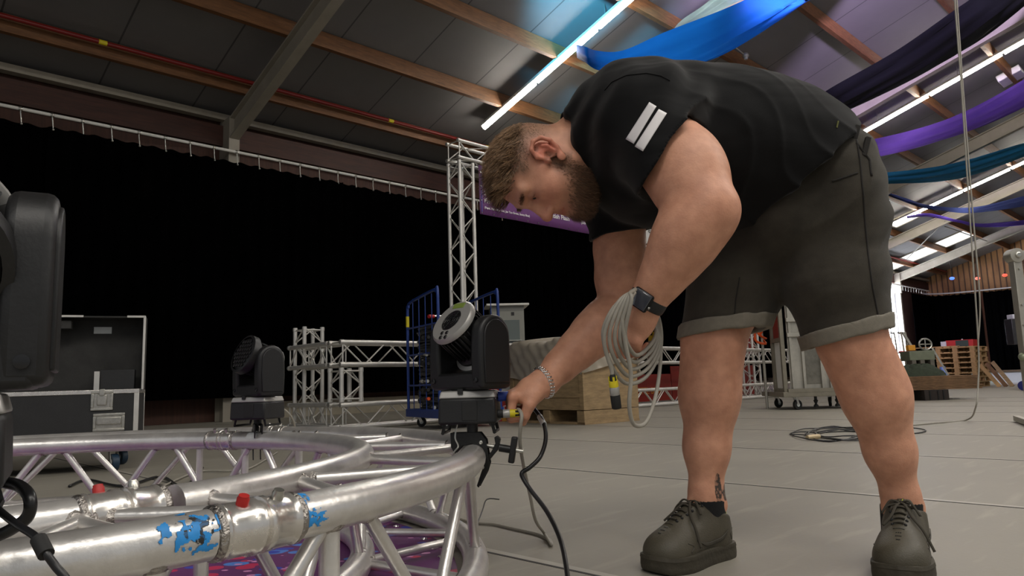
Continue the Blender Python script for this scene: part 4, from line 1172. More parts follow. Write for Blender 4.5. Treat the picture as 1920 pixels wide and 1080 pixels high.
for x in (-.16, .0, .10): MB().tube(spline([(x, 0, .1), (x, .05, 1.12), (x, .1, 1.2), (x, .17, 1.22)], 5), .014, 8).build('upright', M['galv_dark'], ht)
for z in (.35, .8): MB().rod((-.16, .04, z), (.10, .04, z), .012, 8).build('cross_bar', M['galv_dark'], ht)
MB().box((.08, .03, .82), (.4, .02, .03)).build('red_bar', M['red'], ht); MB().box((-.03, -.14, .09), (.40, .3, .02)).build('toe_plate', M['galv_dark'], ht)
for x in (-.2, .14): MB().lathe([(.02, -.02), (.09, -.02), (.09, .02), (.02, .02)], 18, rot_to((1, 0, 0)), (x, .06, .09)).build('wheel', M['rubber'], ht)
rb = thing('tool_box', 'small red sloping box at left end of the board stack', 'box', bst + Vector((-.52, .45, .349)), brot)
MB().box((0, 0, .06), (.26, .2, .12), taper=.6).build('box', mat('dull_red_lid', srgb(150, 60, 46), .6, var=.15), rb, bevel=.006)
sk = thing('net_heap', 'dark green bundled net lying on the board stack', 'net', bst + Vector((.12, .4, .349)), brot)
rows = []
for j in range(9):
    f = j / 8; rows.append([Vector((.42 * (1 - f * .75) * math.cos(q) * (1 + .10 * math.sin(q * 5 + j)), .20 * (1 - f * .75) * math.sin(q), .17 * math.sin(f * PI / 2) * (1 + .15 * math.sin(q * 7 + j * 2)))) for q in np.linspace(0, 2 * PI, 40)])
MB().grid(rows).build('net', mat('dark_green_net', srgb(38, 48, 30), .8, var=.4, vscale=30, bump=.5), sk, smooth=180)

# stage front with white skirt
s0 = onz(1862, 722)
stg = thing('stage_riser', 'low stage with pale skirt and brown edge at the right beyond the pallets', 'stage', (s0.x - 0.6, s0.y + .25, 0), math.radians(-3))
MB().box((2.6, .6, .16), (5.2, 1.2, .32)).build('skirt', mat('pale_blue_white_skirt', srgb(226, 238, 240), .6), stg, smooth=0)
MB().box((2.6, .6, .345), (5.3, 1.3, .05)).build('deck', mat('brown_deck_edge', srgb(108, 94, 76), .7, var=.2), stg, smooth=0)
MB().box((2.6, -.01, .02), (5.2, .02, .04)).build('white_batten', M['label_white'], stg, smooth=0)
br_ = thing('blue_drum', 'small dark blue cylinder on the floor at right edge of picture', 'drum', Vector((onz(1921, 732).x, onz(1921, 732).y, .09)), math.radians(50))
MB().lathe([(.05, -.12), (.09, -.11), (.09, .11), (.05, .12)], 20, rot_to((1, 0, 0))).build('drum', mat('dark_blue_plastic', srgb(34, 40, 110), .4), br_)

# silver lifting stand at the right edge
PY = 5.2
ls = thing('lifting_stand', 'silver square steel lifting stand with a knuckle joint at right edge of picture', 'stand', (at(1915, 700, PY).x, PY, 0))
a, b = at(1903, 490, PY), at(1917, 680, PY)
def lp(p): return Vector(p) - Vector(ls.location)
MB().bar(Vector((lp(at(1935, 760, PY)).x, 0, 0.02)), lp(a), .062, .062, up=(0, 1, 0)).build('mast', M['galv'], ls, bevel=.004)
k = MB(); k.lathe([(.03, -.045), (.052, -.04), (.052, .04), (.03, .045)], 22, rot_to((0, 1, 0)), lp(at(1901, 480, PY))); k.build('knuckle', M['galv'], ls)
MB().lathe([(.015, -.06), (.022, -.055), (.022, .055), (.015, .06)], 14, rot_to((0, 1, 0)), lp(at(1901, 480, PY))).build('bolt', M['zinc'], ls)
MB().bar(lp(at(1905, 478, PY)), lp(at(1990, 470, PY)), .05, .05).build('arm', M['galv'], ls, bevel=.004)
MB().ball(lp(at(1918, 669, PY)), .03, 14, 10).build('foot_joint', mat('greenish_joint', srgb(150, 156, 130), .4, .4), ls)
for y in (505, 572, 610): MB().lathe([(.008, 0), (.008, .01)], 10, rot_to((0, -1, 0)), lp(at(1905 + (y - 505) * .08, y, PY)) + Vector((0, -.032, 0))).build('bolt', M['zinc'], ls)
sp = lp(at(1935, 760, PY)); sp.z = .03
for ang_ in (-.7, .2, 1.1): MB().bar(Vector((sp.x, sp.y, .03)), Vector((sp.x + .8 * math.cos(ang_), sp.y + .8 * math.sin(ang_), .03)), .04, .04).build('leg', M['galv'], ls)
sb = thing('wall_speaker', 'small dark speaker with white top on the end wall beside the silver stand', 'speaker', at(1903, 622, 16), 0)
MB().box((0, 0, 0), (.26, .24, .56)).build('cabinet', M['dark_grey'], sb, bevel=.01); MB().box((.02, -.02, .33), (.22, .2, .10)).build('bracket', M['label_white'], sb, bevel=.01)

# ================================================================== fabric swags, string lights, roof fittings
def swag(name, label, upper, lower, off, material, bulge=0.25):
    n = 60
    def samp(P):
        m_ = len(P) - 1; P = [on_roof(px, py, off if 0 < i < m_ else .36) for i, (px, py) in enumerate(P)]; S = spline(P, 12); m = len(S) - 1
        return [S[min(m, int(i * m / (n - 1)))].lerp(S[min(m, int(i * m / (n - 1)) + 1)], (i * m / (n - 1)) % 1.0) for i in range(n)]
    U, Lo = samp(upper), samp(lower); rows = []
    for j in range(15):
        f = j / 14
        rows.append([U[i].lerp(Lo[i], f) + Vector((0, 0, -bulge * math.sin(PI * f) * .5 + .022 * math.sin(f * 24 + i * .11) + .014 * math.sin(f * 41 + i * .2))) for i in range(n)])
    o = MB().grid(rows).build(name, material, None, smooth=180)
    return tag(o, label, 'fabric drape', 'fabric swags under the roof')
swag('fabric_swag', 'wide bright blue fabric swag hanging over the man\'s back', [(1080, 84), (1096, 91), (1120, 96), (1170, 93), (1250, 58), (1390, 0), (1520, -70)],
     [(1082, 90), (1100, 101), (1126, 117), (1170, 132), (1330, 112), (1510, 4), (1620, -75)], 1.3, cloth('blue_voile', srgb(12, 78, 156), .5, .15), .35)
swag('sheer_swag', 'pale grey sheer fabric edge above the bright blue swag', [(1265, 52), (1330, 0), (1400, -60)], [(1268, 54), (1395, -4), (1480, -50)], 1.15, cloth('grey_voile', srgb(150, 176, 176), .5, .1, clear=.25), .1)
swag('fabric_swag', 'wide dark navy fabric swag right of the man\'s back', [(1490, 215), (1560, 166), (1690, 88), (1809, 4), (1930, -80)], [(1520, 235), (1587, 207), (1738, 134), (1830, 80), (1925, 6), (2000, -60)], 1.2, cloth('navy_voile', srgb(15, 15, 24), .2, .3), .3)
swag('fabric_swag', 'purple fabric swag between two bright lamps at the right', [(1540, 272), (1618, 267), (1738, 236), (1827, 200), (1920, 147), (1990, 100)], [(1540, 300), (1627, 296), (1738, 271), (1827, 242), (1920, 200), (1990, 160)], .9, cloth('purple_voile', srgb(84, 58, 148), .35, .15), .2)
swag('fabric_swag', 'teal fabric swag under the purple one at the right', [(1560, 330), (1635, 327), (1782, 307), (1920, 267), (1990, 245)], [(1560, 345), (1633, 342), (1760, 340), (1827, 327), (1920, 293), (1990, 270)], .9, cloth('teal_voile', srgb(28, 104, 136), .35, .15), .2)
swag('fabric_swag', 'slate blue fabric swag crossing the farthest bright lamp', [(1664, 361), (1700, 374), (1745, 385), (1827, 388), (1920, 366), (1980, 350)], [(1664, 362), (1700, 377), (1755, 392), (1827, 398), (1920, 386), (1980, 372)], .9, cloth('slate_voile', srgb(70, 82, 140), .35, .15), .1)
swag('fabric_swag', 'thin violet fabric swag, lowest of those at the right', [(1700, 405), (1745, 402), (1795, 412), (1844, 419), (1920, 412), (1980, 400)], [(1700, 407), (1745, 405), (1795, 416), (1844, 425), (1920, 421), (1980, 410)], .9, cloth('violet_voile', srgb(108, 84, 190), .35, .15), .05)
for px, py, c, nm in ((1785, 522, (0.05, 0.15, 1.0, 1), 'blue'), (1833, 522, (1, .12, .08, 1), 'pale red'), (1884, 516, (1, .06, .03, 1), 'red')):
    p = at(px, py, 24.0); o = thing('party_bulb', 'small glowing %s bulb near the far end wall' % nm, 'light bulb', p, 0, 'coloured bulbs by the end wall')
    MB().ball((0, 0, 0), (.075, .075, .05), 12, 8).build('bulb', emit('lit_' + nm.replace(' ', '_') + '_bulb', c, 2.5, (.05, .05, .05, 1)), o); MB().lathe([(.02, .03), (.02, .10)], 10).build('socket', M['rubber'], o)
    MB().rod((0, 0, .1), (0, 0, .6), .008, 6).build('wire', M['rubber'], o)
vb = thing('roof_vent', 'small white box on the roof beside the purple swag', 'vent', on_roof(1895, 140, .1), HROT)
MB().box((0, 0, -.04), (.55, .5, .16), Matrix.Rotation(-ang, 3, 'X')).build('box', M['white_paint'], vb, bevel=.02)
spt = thing('roof_fitting', 'small grey clamp fitting on a roof timber above the man\'s back', 'fitting', on_roof(1398, 104, .28), HROT)
MB().ball((0, 0, 0), (.07, .06, .06), 14, 10).build('body', M['galv'], spt); MB().rod((-.02, 0, .0), (-.42, .06, .12), .012, 8).build('arm', M['galv'], spt); MB().lathe([(.03, -.08), (.05, -.02)], 14).build('nozzle', M['galv'], spt)
# bracing rods in the far bays
for (a, b, nm) in (((1700, 486), (1772, 414), 'rising'), ((1772, 425), (1850, 452), 'falling')):
    A, B = on_roof(*a, .5), on_roof(*b, .5)
    o = MB().rod(A, B, .02, 8).build('bracing_rod', M['steel_beam'], None); tag(o, 'thin %s bracing rod between the farthest roof frames' % nm, 'rod')
# drop cables hanging from the roof to the floor
FY = 5.75
dc = thing('drop_cable', 'long thin grey cable hanging from the roof at right and curling over the floor', 'cable', (at(1834, 700, FY).x, FY, 0))
def rel(o, pts): return [Vector(p) - Vector(o.location) for p in pts]
f0 = onz(1800, 790); f1 = onz(1752, 795); f2 = onz(1690, 801)
MB().tube(spline(rel(dc, [at(1783, -110, FY), at(1790, 0, FY), at(1803, 170, FY), at(1818, 400, FY), at(1834, 640, FY), at(1834, 720, FY * .99), at(1829, 765, FY * .98), f0 + Vector((.06, 0, .012)), f1 + Vector((0, 0, .008)), f2 + Vector((0, 0, .008))]), 10), .0062, 8).build('cable', M['grey_cable'], dc, smooth=180)
MB().tube(spline(rel(dc, [at(1786, -110, FY + .02), at(1794, 0, FY + .02), at(1806, 170, FY + .02), at(1824, 400, FY + .02), at(1837, 560, FY + .02), at(1834, 640, FY + .01)]), 10), .0062, 8).build('cable', M['grey_cable'], dc, smooth=180)
# loose cable heap on the floor
fl = thing('floor_cable', 'loose grey cable lying in flat loops on the floor behind the man\'s leg', 'cable', onz(1600, 815))
P = []
rnd = random.Random(3)
for i in range(7 * 14):
    q = 2 * PI * i / 14 + .3; k_ = i / 14
    cx = 1575 + 14 * math.sin(k_ * 1.7); w = 62 + 22 * math.sin(k_ * 2.1)
    p = onz(cx + w * math.cos(q) + 10 * math.sin(k_ * 3), 816 + (9 + 5 * math.sin(k_ * 1.3)) * math.sin(q)); p.z = .006 + .004 * (i % 3)
    P.append(p)
P += [onz(x, y) + Vector((0, 0, .007)) for x, y in ((1640, 806), (1690, 803), (1728, 806), (1735, 811), (1705, 815), (1660, 812))]
MB().tube(spline(rel(fl, P), 3), .0045, 6).build('cable', M['black_cable'], fl, smooth=180)
c0 = onz(1514, 826); c1 = onz(1536, 824)
MB().tube(rel(fl, [c0 + Vector((0, 0, .02)), c0.lerp(c1, .5) + Vector((0, 0, .02)), c1 + Vector((0, 0, .02))]), [.014, .018, .016], 12).build('connector', mat('pale_gold_connector', srgb(196, 176, 140), .4, .3), fl)
# cables lying beyond the ring on the left
for k, (pts, m_, lab) in enumerate(((((130, 915), (165, 903), (230, 915), (300, 897), (345, 916), (380, 880)), 'black_cable', 'black cable lying on the floor inside the far side of the truss ring'),
                              (((250, 950), (300, 918), (370, 888), (430, 886), (470, 880), (520, 850)), 'grey_cable', 'thin grey cable curving over the floor beyond the truss ring'))):
    o = thing('floor_cable', lab, 'cable', onz(*pts[0]))
    MB().tube(spline(rel(o, [onz(*p) + Vector((0, 0, .009)) for p in pts]), 8), .007 if k == 0 else .005, 8).build('cable', M[m_], o, smooth=180)
# ================================================================== sculpting helper: blended distance shapes -> mesh
class Sculpt:
    def __init__(self, h): self.h = h; self.prims = []; self.disp = None
    @staticmethod
    def _v(p): return np.array([p[0], p[1], p[2]], float)
    def cap(self, a, b, ra, rb=None, k=0.02, op='u', clip=None):
        a, b = self._v(a), self._v(b); rb = ra if rb is None else rb
        ab = b - a; L2 = max(ab @ ab, 1e-9)
        def f(P):
            q = P - a; t = np.clip(q @ ab / L2, 0, 1)
            d = np.sqrt(((q - t[:, None] * ab) ** 2).sum(1)) - (ra + (rb - ra) * t)
            if clip is not None:
                for (cp, cn) in clip: d = np.maximum(d, (P - cp) @ cn)
            return d
        m = max(ra, rb) + 1.6 * k + .015 + 3 * self.h
        self.prims.append((f, np.minimum(a, b) - m, np.maximum(a, b) + m, op, k)); return self
    def ell(self, c, r, R=None, k=0.02, op='u', clip=None):
        c = self._v(c); r = np.array(r, float); Rm = np.eye(3) if R is None else np.array(R)
        def f(P):
            q = (P - c) @ Rm
            k0 = np.sqrt(((q / r) ** 2).sum(1)); k1 = np.sqrt(((q / (r * r)) ** 2).sum(1)) + 1e-9
            d = np.where(k0 < 1e-4, -r.min(), k0 * (k0 - 1) / k1)
            if clip is not None:
                for (cp, cn) in clip: d = np.maximum(d, (P - cp) @ cn)
            return d
        m = r.max() + 1.6 * k + .015 + 3 * self.h
        self.prims.append((f, c - m, c + m, op, k)); return self
    def chain(self, pts, rs, k=0.01, op='u'):
        for i in range(len(pts) - 1): self.cap(pts[i], pts[i + 1], rs[i], rs[i + 1], k, op)
        return self
    def box(self, c, half, R=None, rad=0.01, k=0.01, op='u'):
        c = self._v(c); half = np.array(half, float) - rad; Rm = np.eye(3) if R is None else np.array(R)
        def f(P):
            q = np.abs((P - c) @ Rm) - half
            return np.sqrt((np.maximum(q, 0) ** 2).sum(1)) + np.minimum(q.max(1), 0) - rad
        m = np.linalg.norm(half) + rad + k + 3 * self.h
        self.prims.append((f, c - m, c + m, op, k)); return self
    def half(self, p, n, k=0.004):
        p, n = self._v(p), self._v(n); n = n / np.linalg.norm(n)
        self.prims.append((lambda P: (P - p) @ n, None, None, 'i', k)); return self
    def mesh(self, B=24, smooth=1):
        h = self.h; lo = np.min([q[1] for q in self.prims if q[3] == 'u'], 0); hi = np.max([q[2] for q in self.prims if q[3] == 'u'], 0)
        nb = np.ceil((hi - lo) / (B * h)).astype(int)
        ax = np.arange(B + 1)
        I, J, K = np.meshgrid(ax, ax, ax, indexing='ij'); G = np.stack([I, J, K], -1).reshape(-1, 3)
        keys = []; verts = []; quads = []
        N = (nb * B + 2).astype(np.int64)
        def key(i, j, k): return (i.astype(np.int64) + 1) * ((N[1] + 2) * (N[2] + 2)) + (j + 1) * (N[2] + 2) + (k + 1)
        CO = np.array([(0, 0, 0), (1, 0, 0), (0, 1, 0), (1, 1, 0), (0, 0, 1), (1, 0, 1), (0, 1, 1), (1, 1, 1)])
        ED = [(0, 1), (2, 3), (4, 5), (6, 7), (0, 2), (1, 3), (4, 6), (5, 7), (0, 4), (1, 5), (2, 6), (3, 7)]
        for bi in range(nb[0]):
            for bj in range(nb[1]):
                for bk in range(nb[2]):
                    o = np.array([bi, bj, bk]) * B
                    b0 = lo + o * h; b1 = b0 + B * h
                    act = [q for q in self.prims if q[1] is None or (np.all(q[1] < b1) and np.all(q[2] > b0))]
                    if not any(q[3] == 'u' for q in act): continue
                    P = b0 + G * h
                    d = np.full(len(P), 1.0)
                    for f, _, _, op, k in act:
                        v = f(P)
                        if op == 'u':
                            t = np.clip(.5 + .5 * (v - d) / k, 0, 1); d = v + (d - v) * t - k * t * (1 - t)
                        else:
                            w = -v if op == 's' else v
                            t = np.clip(.5 - .5 * (w - d) / k, 0, 1); d = w + (d - w) * t + k * t * (1 - t)
                    if self.disp is not None:
                        near = np.abs(d) < 0.03
                        if near.any(): d[near] += self.disp(P[near])
                    D = d.reshape(B + 1, B + 1, B + 1); S = D < 0
                    if S.all() or not S.any(): continue
                    s8 = [S[c[0]:B + c[0], c[1]:B + c[1], c[2]:B + c[2]] for c in CO]
                    cnt = sum(x.astype(np.int8) for x in s8); ai, aj, ak = np.nonzero((cnt > 0) & (cnt < 8))
                    if len(ai):
                        vals = np.stack([D[ai + c[0], aj + c[1], ak + c[2]] for c in CO], 1)
                        acc = np.zeros((len(ai), 3)); num = np.zeros(len(ai))
                        for e0, e1 in ED:
                            x, y = vals[:, e0], vals[:, e1]; m = (x < 0) != (y < 0)
                            t = np.where(m, x / np.where(m, x - y, 1), 0)[:, None]
                            acc += np.where(m[:, None], CO[e0] * (1 - t) + CO[e1] * t, 0); num += m
                        pos = acc / num[:, None] + np.stack([ai, aj, ak], 1) + o
                        verts.append(lo + pos * h); keys.append(key(ai + o[0], aj + o[1], ak + o[2]))
                    for axn in range(3):
                        sl1 = [slice(0, B)] * 3; sl2 = [slice(0, B)] * 3; sl2[axn] = slice(1, B + 1)
                        A, Bq = S[tuple(sl1)], S[tuple(sl2)]
                        ei = np.nonzero(A != Bq)
                        if not len(ei[0]): continue
                        e = np.stack(ei, 1) + o; u = (axn + 1) % 3; w = (axn + 2) % 3
                        def off(du, dw):
                            q = e.copy(); q[:, u] += du; q[:, w] += dw; return key(q[:, 0], q[:, 1], q[:, 2])
                        Q = np.stack([off(-1, -1), off(0, -1), off(0, 0), off(-1, 0)], 1)
                        fl = ~A[ei]
                        Q[fl] = Q[fl][:, ::-1]; quads.append(Q)
        keys = np.concatenate(keys); verts = np.concatenate(verts); quads = np.concatenate(quads)
        srt = np.argsort(keys); keys = keys[srt]; verts = verts[srt]
        ix = np.searchsorted(keys, quads); ix = np.clip(ix, 0, len(keys) - 1)
        ok = (keys[ix] == quads).all(1); F = ix[ok]
        for _ in range(smooth):
            acc = np.zeros_like(verts); num = np.zeros(len(verts))
            for a in range(4):
                b = (a + 1) % 4
                np.add.at(acc, F[:, a], verts[F[:, b]]); np.add.at(num, F[:, a], 1)
                np.add.at(acc, F[:, b], verts[F[:, a]]); np.add.at(num, F[:, b], 1)
            verts = verts * .45 + .55 * acc / np.maximum(num, 1)[:, None]
        return verts, F
def sculpt_obj(name, VF, material, parent, color=None, label=None):
    V, F = VF
    off = np.array(parent.location) if parent is not None else np.zeros(3)
    me = bpy.data.meshes.new(name)
    me.vertices.add(len(V)); me.vertices.foreach_set('co', (V - off).astype(np.float32).ravel())
    me.loops.add(F.size); me.loops.foreach_set('vertex_index', F.astype(np.int32).ravel())
    me.polygons.add(len(F)); me.polygons.foreach_set('loop_start', np.arange(0, F.size, 4, dtype=np.int32))
    me.update(calc_edges=True); me.validate()
    me.polygons.foreach_set('use_smooth', [True] * len(me.polygons))
    me.materials.append(material)
    if color is not None:
        at_ = me.color_attributes.new('Tint', 'FLOAT_COLOR', 'POINT')
        at_.data.foreach_set('color', np.c_[color, np.ones(len(color))].astype(np.float32).ravel())
    o = bpy.data.objects.new(name, me); COL.objects.link(o); o.parent = parent
    if label: o['label'] = label
    return o
from mathutils.bvhtree import BVHTree
def bvh_of(VF): return BVHTree.FromPolygons([tuple(v) for v in VF[0]], [tuple(f) for f in VF[1]])
CAMP = Vector((0, 0, CH))
def hit(bvh, px, py, lift=0.0012):
    d = Vector(ray(px, py)).normalized(); p, n, i, dist = bvh.ray_cast(CAMP, d)
    if p is None: return None
    if n.dot(d) > 0: n = -n
    return p + n * lift
def surf_line(bvh, pts, r, lift=0.0, n=6):
    """cord or seam lying on a sculpted surface"""
    out = []
    for i in range(len(pts) - 1):
        for k in range(n):
            t = k / n; p = hit(bvh, pts[i][0] * (1 - t) + pts[i + 1][0] * t, pts[i][1] * (1 - t) + pts[i + 1][1] * t, lift)
            if p is not None: out.append(p)
    p = hit(bvh, *pts[-1], lift)
    if p is not None: out.append(p)
    return out
def surf_patch(bvh, quad, nu=10, nv=10, lift=0.0015, keep=None):
    """flat print lying on a sculpted surface between four corners"""
    mb = MB(); idx = {}
    def P(i, j):
        if (i, j) in idx: return idx[(i, j)]
        u, v = i / nu, j / nv
        x = (quad[0][0] * (1 - u) + quad[1][0] * u) * (1 - v) + (quad[3][0] * (1 - u) + quad[2][0] * u) * v
        y = (quad[0][1] * (1 - u) + quad[1][1] * u) * (1 - v) + (quad[3][1] * (1 - u) + quad[2][1] * u) * v
        p = hit(bvh, x, y, lift)
        if p is None: idx[(i, j)] = None; return None
        idx[(i, j)] = len(mb.v); mb.v.append(p); return idx[(i, j)]
    for i in range(nu):
        for j in range(nv):
            if keep is not None and not keep((i + .5) / nu, (j + .5) / nv): continue
            q = [P(i, j), P(i + 1, j), P(i + 1, j + 1), P(i, j + 1)]
            if None not in q: mb.face(q)
    return mb

# ================================================================== the man
man = thing('person', 'man in black t-shirt and dark denim shorts bending over to plug in a stage lamp', 'person', (0.74, 1.75, 0))
a_ = lambda px, py, Y: np.array(at(px, py, Y))
W = lambda *v: np.array(v, float)
nrm = lambda v: np.array(v, float) / np.linalg.norm(v)

# joints
Lsh, Lel, Lwr = a_(1222, 232, 1.53), a_(1322, 392, 1.40), a_(1213, 566, 1.475)
Rsh, Rel, Rwr = a_(1160, 360, 1.90), a_(1163, 578, 1.90), a_(1020, 716, 1.765)
Rhip, Rkn, Ran = a_(1420, 430, 1.82), a_(1337, 640, 1.80), a_(1324, 930, 1.815)
Lhip, Lkn, Lan = a_(1568, 420, 1.68), a_(1597, 640, 1.67), a_(1690, 935, 1.74)
HO = a_(1026, 316, 1.67); HS = 1.055
Hy = nrm([-.20, -.13, -.97]); Hz0 = nrm([-.975, -.06, .20]); Hz = nrm(Hz0 - Hy * (Hz0 @ Hy)); Hx = np.cross(Hy, Hz)
if Hx[1] > 0: Hx = -Hx           # his left ear is towards the camera
HR = np.stack([Hx, Hy, Hz], 1)
hp = lambda x, y, z: HO + HR @ (np.array([x, y, z]) * HS)

S = Sculpt(0.0026)
# --- head
S.ell(hp(0, 0, .045), np.array([.077, .097, .089]) * HS, HR, .02)
S.ell(hp(0, .040, -.028), np.array([.063, .060, .078]) * HS, HR, .03)
for s in (-1, 1):
    S.cap(hp(s * .054, -.006, -.048), hp(s * .018, .074, -.086), .024 * HS, .021 * HS, .035)
    S.ell(hp(s * .043, .052, -.018), np.array([.027, .032, .032]) * HS, HR, .02)
    S.cap(hp(s * .046, .070, .010), hp(s * .062, .030, .012), .011 * HS, .010 * HS, .02)      # cheekbone
    S.cap(hp(s * .046, .080, .046), hp(s * .012, .0905, .041), .0118 * HS, .0118 * HS, .016)    # brow
S.ell(hp(0, .078, -.088), np.array([.024, .020, .018]) * HS, HR, .02)
for s in (-1, 1): S.ell(hp(s * .032, .102, .025), np.array([.019, .016, .013]) * HS, HR, .012, 's')
for s in (-1, 1): S.ell(hp(s * .0315, .0785, .025), np.array([.0150, .0135, .0125]) * HS, HR, .004)   # lids
S.cap(hp(0, .090, .030), hp(0, .112, -.016), .0085 * HS, .0115 * HS, .012)
S.ell(hp(0, .1125, -.019), np.array([.0125, .012, .0115]) * HS, HR, .008)
for s in (-1, 1):
    S.ell(hp(s * .0125, .101, -.0215), np.array([.0085, .011, .0085]) * HS, HR, .006)
    S.ell(hp(s * .0065, .1085, -.0300), np.array([.0035, .006, .005]) * HS, HR, .003, 's')
S.cap(hp(-.021, .0865, -.045), hp(0, .0955, -.0425), .0052 * HS, .0066 * HS, .006); S.cap(hp(.021, .0865, -.045), hp(0, .0955, -.0425), .0052 * HS, .0066 * HS, .006)
S.cap(hp(-.019, .0855, -.053), hp(0, .0945, -.0555), .0055 * HS, .0078 * HS, .006); S.cap(hp(.019, .0855, -.053), hp(0, .0945, -.0555), .0055 * HS, .0078 * HS, .006)
S.cap(hp(-.022, .0945, -.0492), hp(.022, .0945, -.0492), .0016, .0016, .002, 's')
for s in (-1, 1):     # ears
    X = lambda o, y, z: hp(s * (.0755 + o), y + .022, z)
    S.ell(X(.006, -.026, .016), np.array([.006, .019, .028]) * HS, HR, .006)
    hel = [X(.004, -.006, .010), X(.010, -.004, .030), X(.015, -.016, .045), X(.019, -.034, .045), X(.020, -.046, .030), X(.017, -.046, .010), X(.012, -.036, -.008), X(.008, -.022, -.020)]
    S.chain(hel, [.0042, .0045, .0048, .005, .005, .0048, .0048, .006], .004)
    S.ell(X(.008, -.017, -.022), np.array([.006, .009, .010]) * HS, HR, .006)
    S.chain([X(.014, -.030, .030), X(.014, -.034, .014), X(.011, -.026, -.004)], [.0036, .0038, .0036], .004)
    S.ell(X(.016, -.017, .006), np.array([.012, .009, .013]) * HS, HR, .004, 's')
    S.ell(X(.017, -.024, .033), np.array([.009, .010, .007]) * HS, HR, .004, 's')
    S.ell(X(.004, -.003, .004), np.array([.006, .005, .008]) * HS, HR, .005)
NB_ = a_(1120, 262, 1.70)
S.cap(hp(0, -.034, -.012), NB_, .068, .080, .03); S.cap(hp(0, .02, -.075), a_(1112, 300, 1.69), .046, .062, .03)
# --- trunk core under the clothes
S.cap(a_(1150, 270, 1.70), a_(1300, 280, 1.71), .10, .13, .05); S.cap(a_(1300, 280, 1.71), a_(1520, 330, 1.74), .13, .11, .05)
S.cap(NB_, a_(1170, 270, 1.70), .078, .11, .05)
S.cap(Lsh, a_(1190, 250, 1.65), .062, .09, .05); S.cap(Rsh, a_(1170, 310, 1.80), .058, .09, .05)
S.cap(a_(1520, 330, 1.74), Rhip, .10, .085, .05); S.cap(a_(1520, 330, 1.74), Lhip, .10, .085, .05)
# --- arms
def limb(A, B, rs, bow=(0, 0, 0), k=.03):
    n = len(rs); P = [A + (B - A) * i / (n - 1) + np.array(bow) * math.sin(PI * i / (n - 1)) for i in range(n)]
    S.chain(P, rs, k)
limb(Lsh, Lel, [.064, .070, .076, .072, .060])
S.ell(Lsh + (Lel - Lsh) * .60 + W(.010, -.006, .014), (.074, .070, .086), np.array(rot_to(Vector(Lel - Lsh))), .03)
limb(Lel, Lwr, [.056, .062, .057, .047, .037, .0315])
S.ell(Lel + (Lel - Lsh) * .03 + W(.006, -.006, -.004), (.046, .044, .046), None, .03)
S.ell(Lel + (Lwr - Lel) * .25 + W(-.012, -.01, .0), (.052, .05, .075), np.array(rot_to(Vector(Lwr - Lel))), .03)
limb(Rsh, Rel, [.066, .066, .064, .061, .052])
limb(Rel, Rwr, [.049, .056, .052, .044, .036, .031])
S.ell(Rel + W(.010, 0, -.006), (.046, .044, .046), None, .03)
S.ell(Rel + (Rwr - Rel) * .28 + W(.004, -.01, .0), (.050, .050, .075), np.array(rot_to(Vector(Rwr - Rel))), .03)
# --- legs
limb(Rhip, Rkn, [.085, .08, .075, .074]); limb(Lhip, Lkn, [.085, .078, .074, .073])
Rk2 = a_(1330, 742, 1.805); R3 = a_(1325, 840, 1.815)
S.chain([Rkn, Rkn * .5 + Rk2 * .5, Rk2, R3, Ran, Ran + W(0, .01, -.09)], [.0715, .0680, .0690, .0520, .0370, .040], .03)
S.ell(Rk2 + W(.008, .020, .015), (.052, .050, .11), None, .04); S.ell(Rkn + W(.002, -.026, .0), (.044, .040, .055), None, .04)
Lk2 = a_(1640, 742, 1.69); L3 = a_(1668, 845, 1.72)
S.chain([Lkn, Lkn * .5 + Lk2 * .5, Lk2, L3, Lan, Lan + W(0.01, .01, -.09)], [.0715, .0690, .0705, .0520, .0370, .040], .03)
S.ell(Lk2 + W(.012, .012, .015), (.054, .052, .11), np.array(rot_to(Vector(Lk2 - Lan))), .04); S.ell(Lkn + W(-.010, -.026, .01), (.044, .040, .055), None, .04)
for an in (Ran, Lan):
    for s in (-1, 1): S.ell(an + W(s * .034, -.004, -.022), (.014, .016, .018), None, .015)
